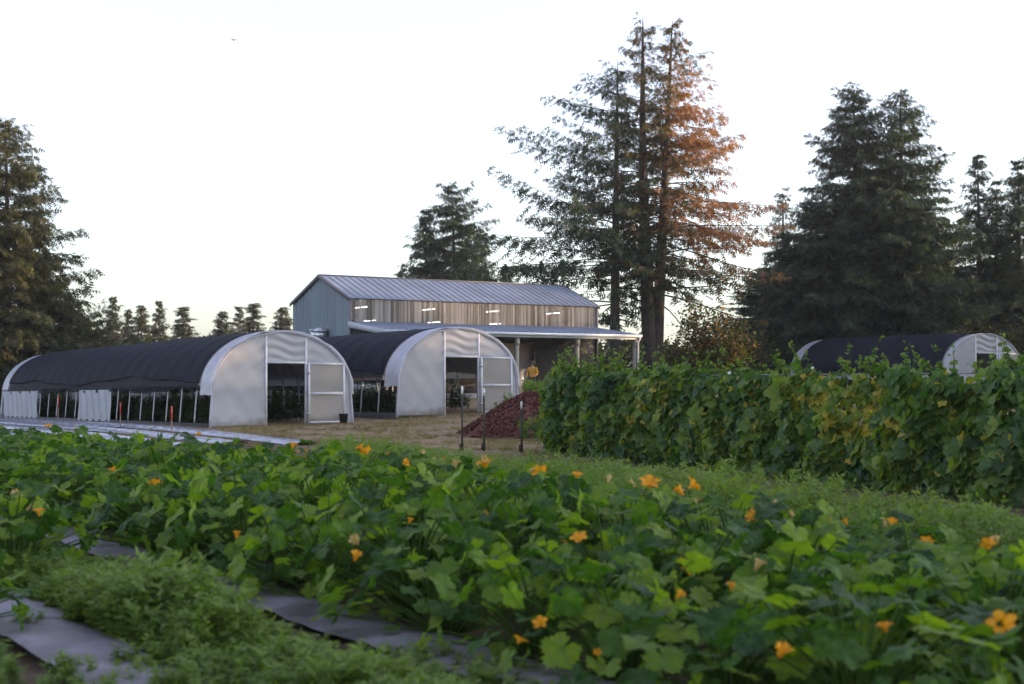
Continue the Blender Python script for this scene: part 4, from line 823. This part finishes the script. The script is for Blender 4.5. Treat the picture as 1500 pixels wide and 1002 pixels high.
# the 300 largest leaves are single parts; their tone comes from five shared shades
shade = {}
for i in big:
    q = (int(vid[i]), min(4, int(tone[i] * 5)), dead_or_sunlit[i] > 0)
    if q not in shade: v, f, vn = vl[q[0]]; shade[q] = mesh('leaf', v, f, M['vine'], {'tone': np.full(len(v), q[1] / 5 + .1), 'dead_or_sunlit': np.full(len(v), .75 if q[2] else 0.)}, sm=True)
    o = obj('leaf', shade[q], vine); o.matrix_local = Matrix.Translation(pos[i].tolist()) @ Matrix(rm[i].tolist()).to_4x4() @ Matrix.Scale(float(size[i]), 4)
Vs, Fs, Ts, Ds, off = [], [], [], [], 0; keep = np.array([i not in big for i in range(n)])
for q in range(4):
    m_ = (vid == q) & keep; v, f, vn = vl[q]; Vv, Ff = scatter(v, f, pos[m_], rm[m_], size[m_]); Vs.append(Vv); Fs.append(Ff + off); off += len(Vv); Ts.append(np.repeat(tone[m_], len(v))); Ds.append(np.repeat(dead_or_sunlit[m_], len(v)))
obj('leaves', mesh('leaves', np.concatenate(Vs), np.concatenate(Fs), M['vine'], {'tone': np.concatenate(Ts), 'dead_or_sunlit': np.concatenate(Ds)}, sm=True), vine, kind='stuff')
# stems inside, shoots feeling upwards from the top
st = MB()
for i in range(60):
    s0 = rng.uniform(0, VL); zz = np.linspace(0, 1.9, 7); st.tube(np.stack([s0 + .15 * np.sin(zz * 2 + i) + .1 * rng.normal(size=7), .06 * rng.normal(size=7), zz], -1), .012, 4, False)
st.build('stems', M['squashstem'], vine, kind='stuff')
sv, sf, svn = vl[0]
for i in range(170):
    s0 = rng.uniform(.1, VL); L = .2 + .55 * rng.random() ** 1.4; k = np.linspace(0, 1, 7); bx_ = .22 * rng.normal() * k ** 1.7 * L * 2; by2 = .12 * rng.normal() * k
    if i % 3 == 0: s0 = abs(rng.normal()) * 3 + .2
    c = np.stack([s0 + bx_, by2, 1.9 + L * k - .12 * abs(rng.normal()) * k ** 3 * L], -1); m = MB(); m.tube(c, .010 * (1.15 - k), 4, False); o = m.build('shoot', M['squashstem'], vine)
    nl = int(5 + L * 16); q = rng.random(nl); p_ = np.stack([np.interp(q, k, c[:, j]) for j in range(3)], -1) + rng.normal(size=(nl, 3)) * .025; ss = (.10 - .06 * q) * (.7 + .6 * rng.random(nl))
    Vv, Ff = scatter(sv, sf, p_, rots(rng.random(nl) * 6.28, rng.normal(size=nl) * .8, rng.normal(size=nl) * .6), ss * 1.55)
    obj('shoot_leaves', mesh('shoot_leaves', Vv, Ff, M['weed'], {'tone': np.repeat(np.clip(.6 + .2 * rng.normal(size=nl), 0, 1), len(sv)), 'dead_or_sunlit': np.zeros(len(Vv))}, sm=True), o)
# a bird high over the tunnels
bd = empty('bird', (at(340, 95), 95, CAMZ + (HZ - 56) / FPX * 95), .6, 'tiny dark bird flying high over the left tunnel', 'bird')
m = MB(); m.lathe([(0, -.14), (.03, -.08), (.045, 0), (.03, .09), (.012, .13), (0, .15)], 8); o = m.build('body', M['bird'], bd, sm=True); o.rotation_euler = (R(90), 0, 0)
for s in (-1, 1): m = MB(); m.add([(0, -.06, .02), (s * .16, -.02, .07), (s * .3, .06, .03), (s * .15, .07, .06), (0, .06, .02), (0, 0, .03)], [(0, 1, 3, 5), (1, 2, 3, 3), (5, 3, 4, 4)]); m.build('wing', M['bird'], bd)

# ------------------------------------------------------------------ evening air
hz_m = bpy.data.materials.new('evening_haze'); hz_m.use_nodes = True; hn_ = hz_m.node_tree.nodes; hn_.remove(hn_['Principled BSDF'])
pv = hn_.new('ShaderNodeVolumePrincipled'); pv.inputs['Color'].default_value = (.95, .95, 1, 1); pv.inputs['Density'].default_value = .00022; pv.inputs['Anisotropy'].default_value = .3
hz_m.node_tree.links.new(pv.outputs[0], hn_['Material Output'].inputs['Volume'])
m = MB(); m.box((-1200, -90, -2.2), (1200, 1700, 32)); ho = m.build('haze', hz_m, kind='stuff'); ho['label'] = 'thin pale evening haze over the whole farm'; ho['category'] = 'haze'
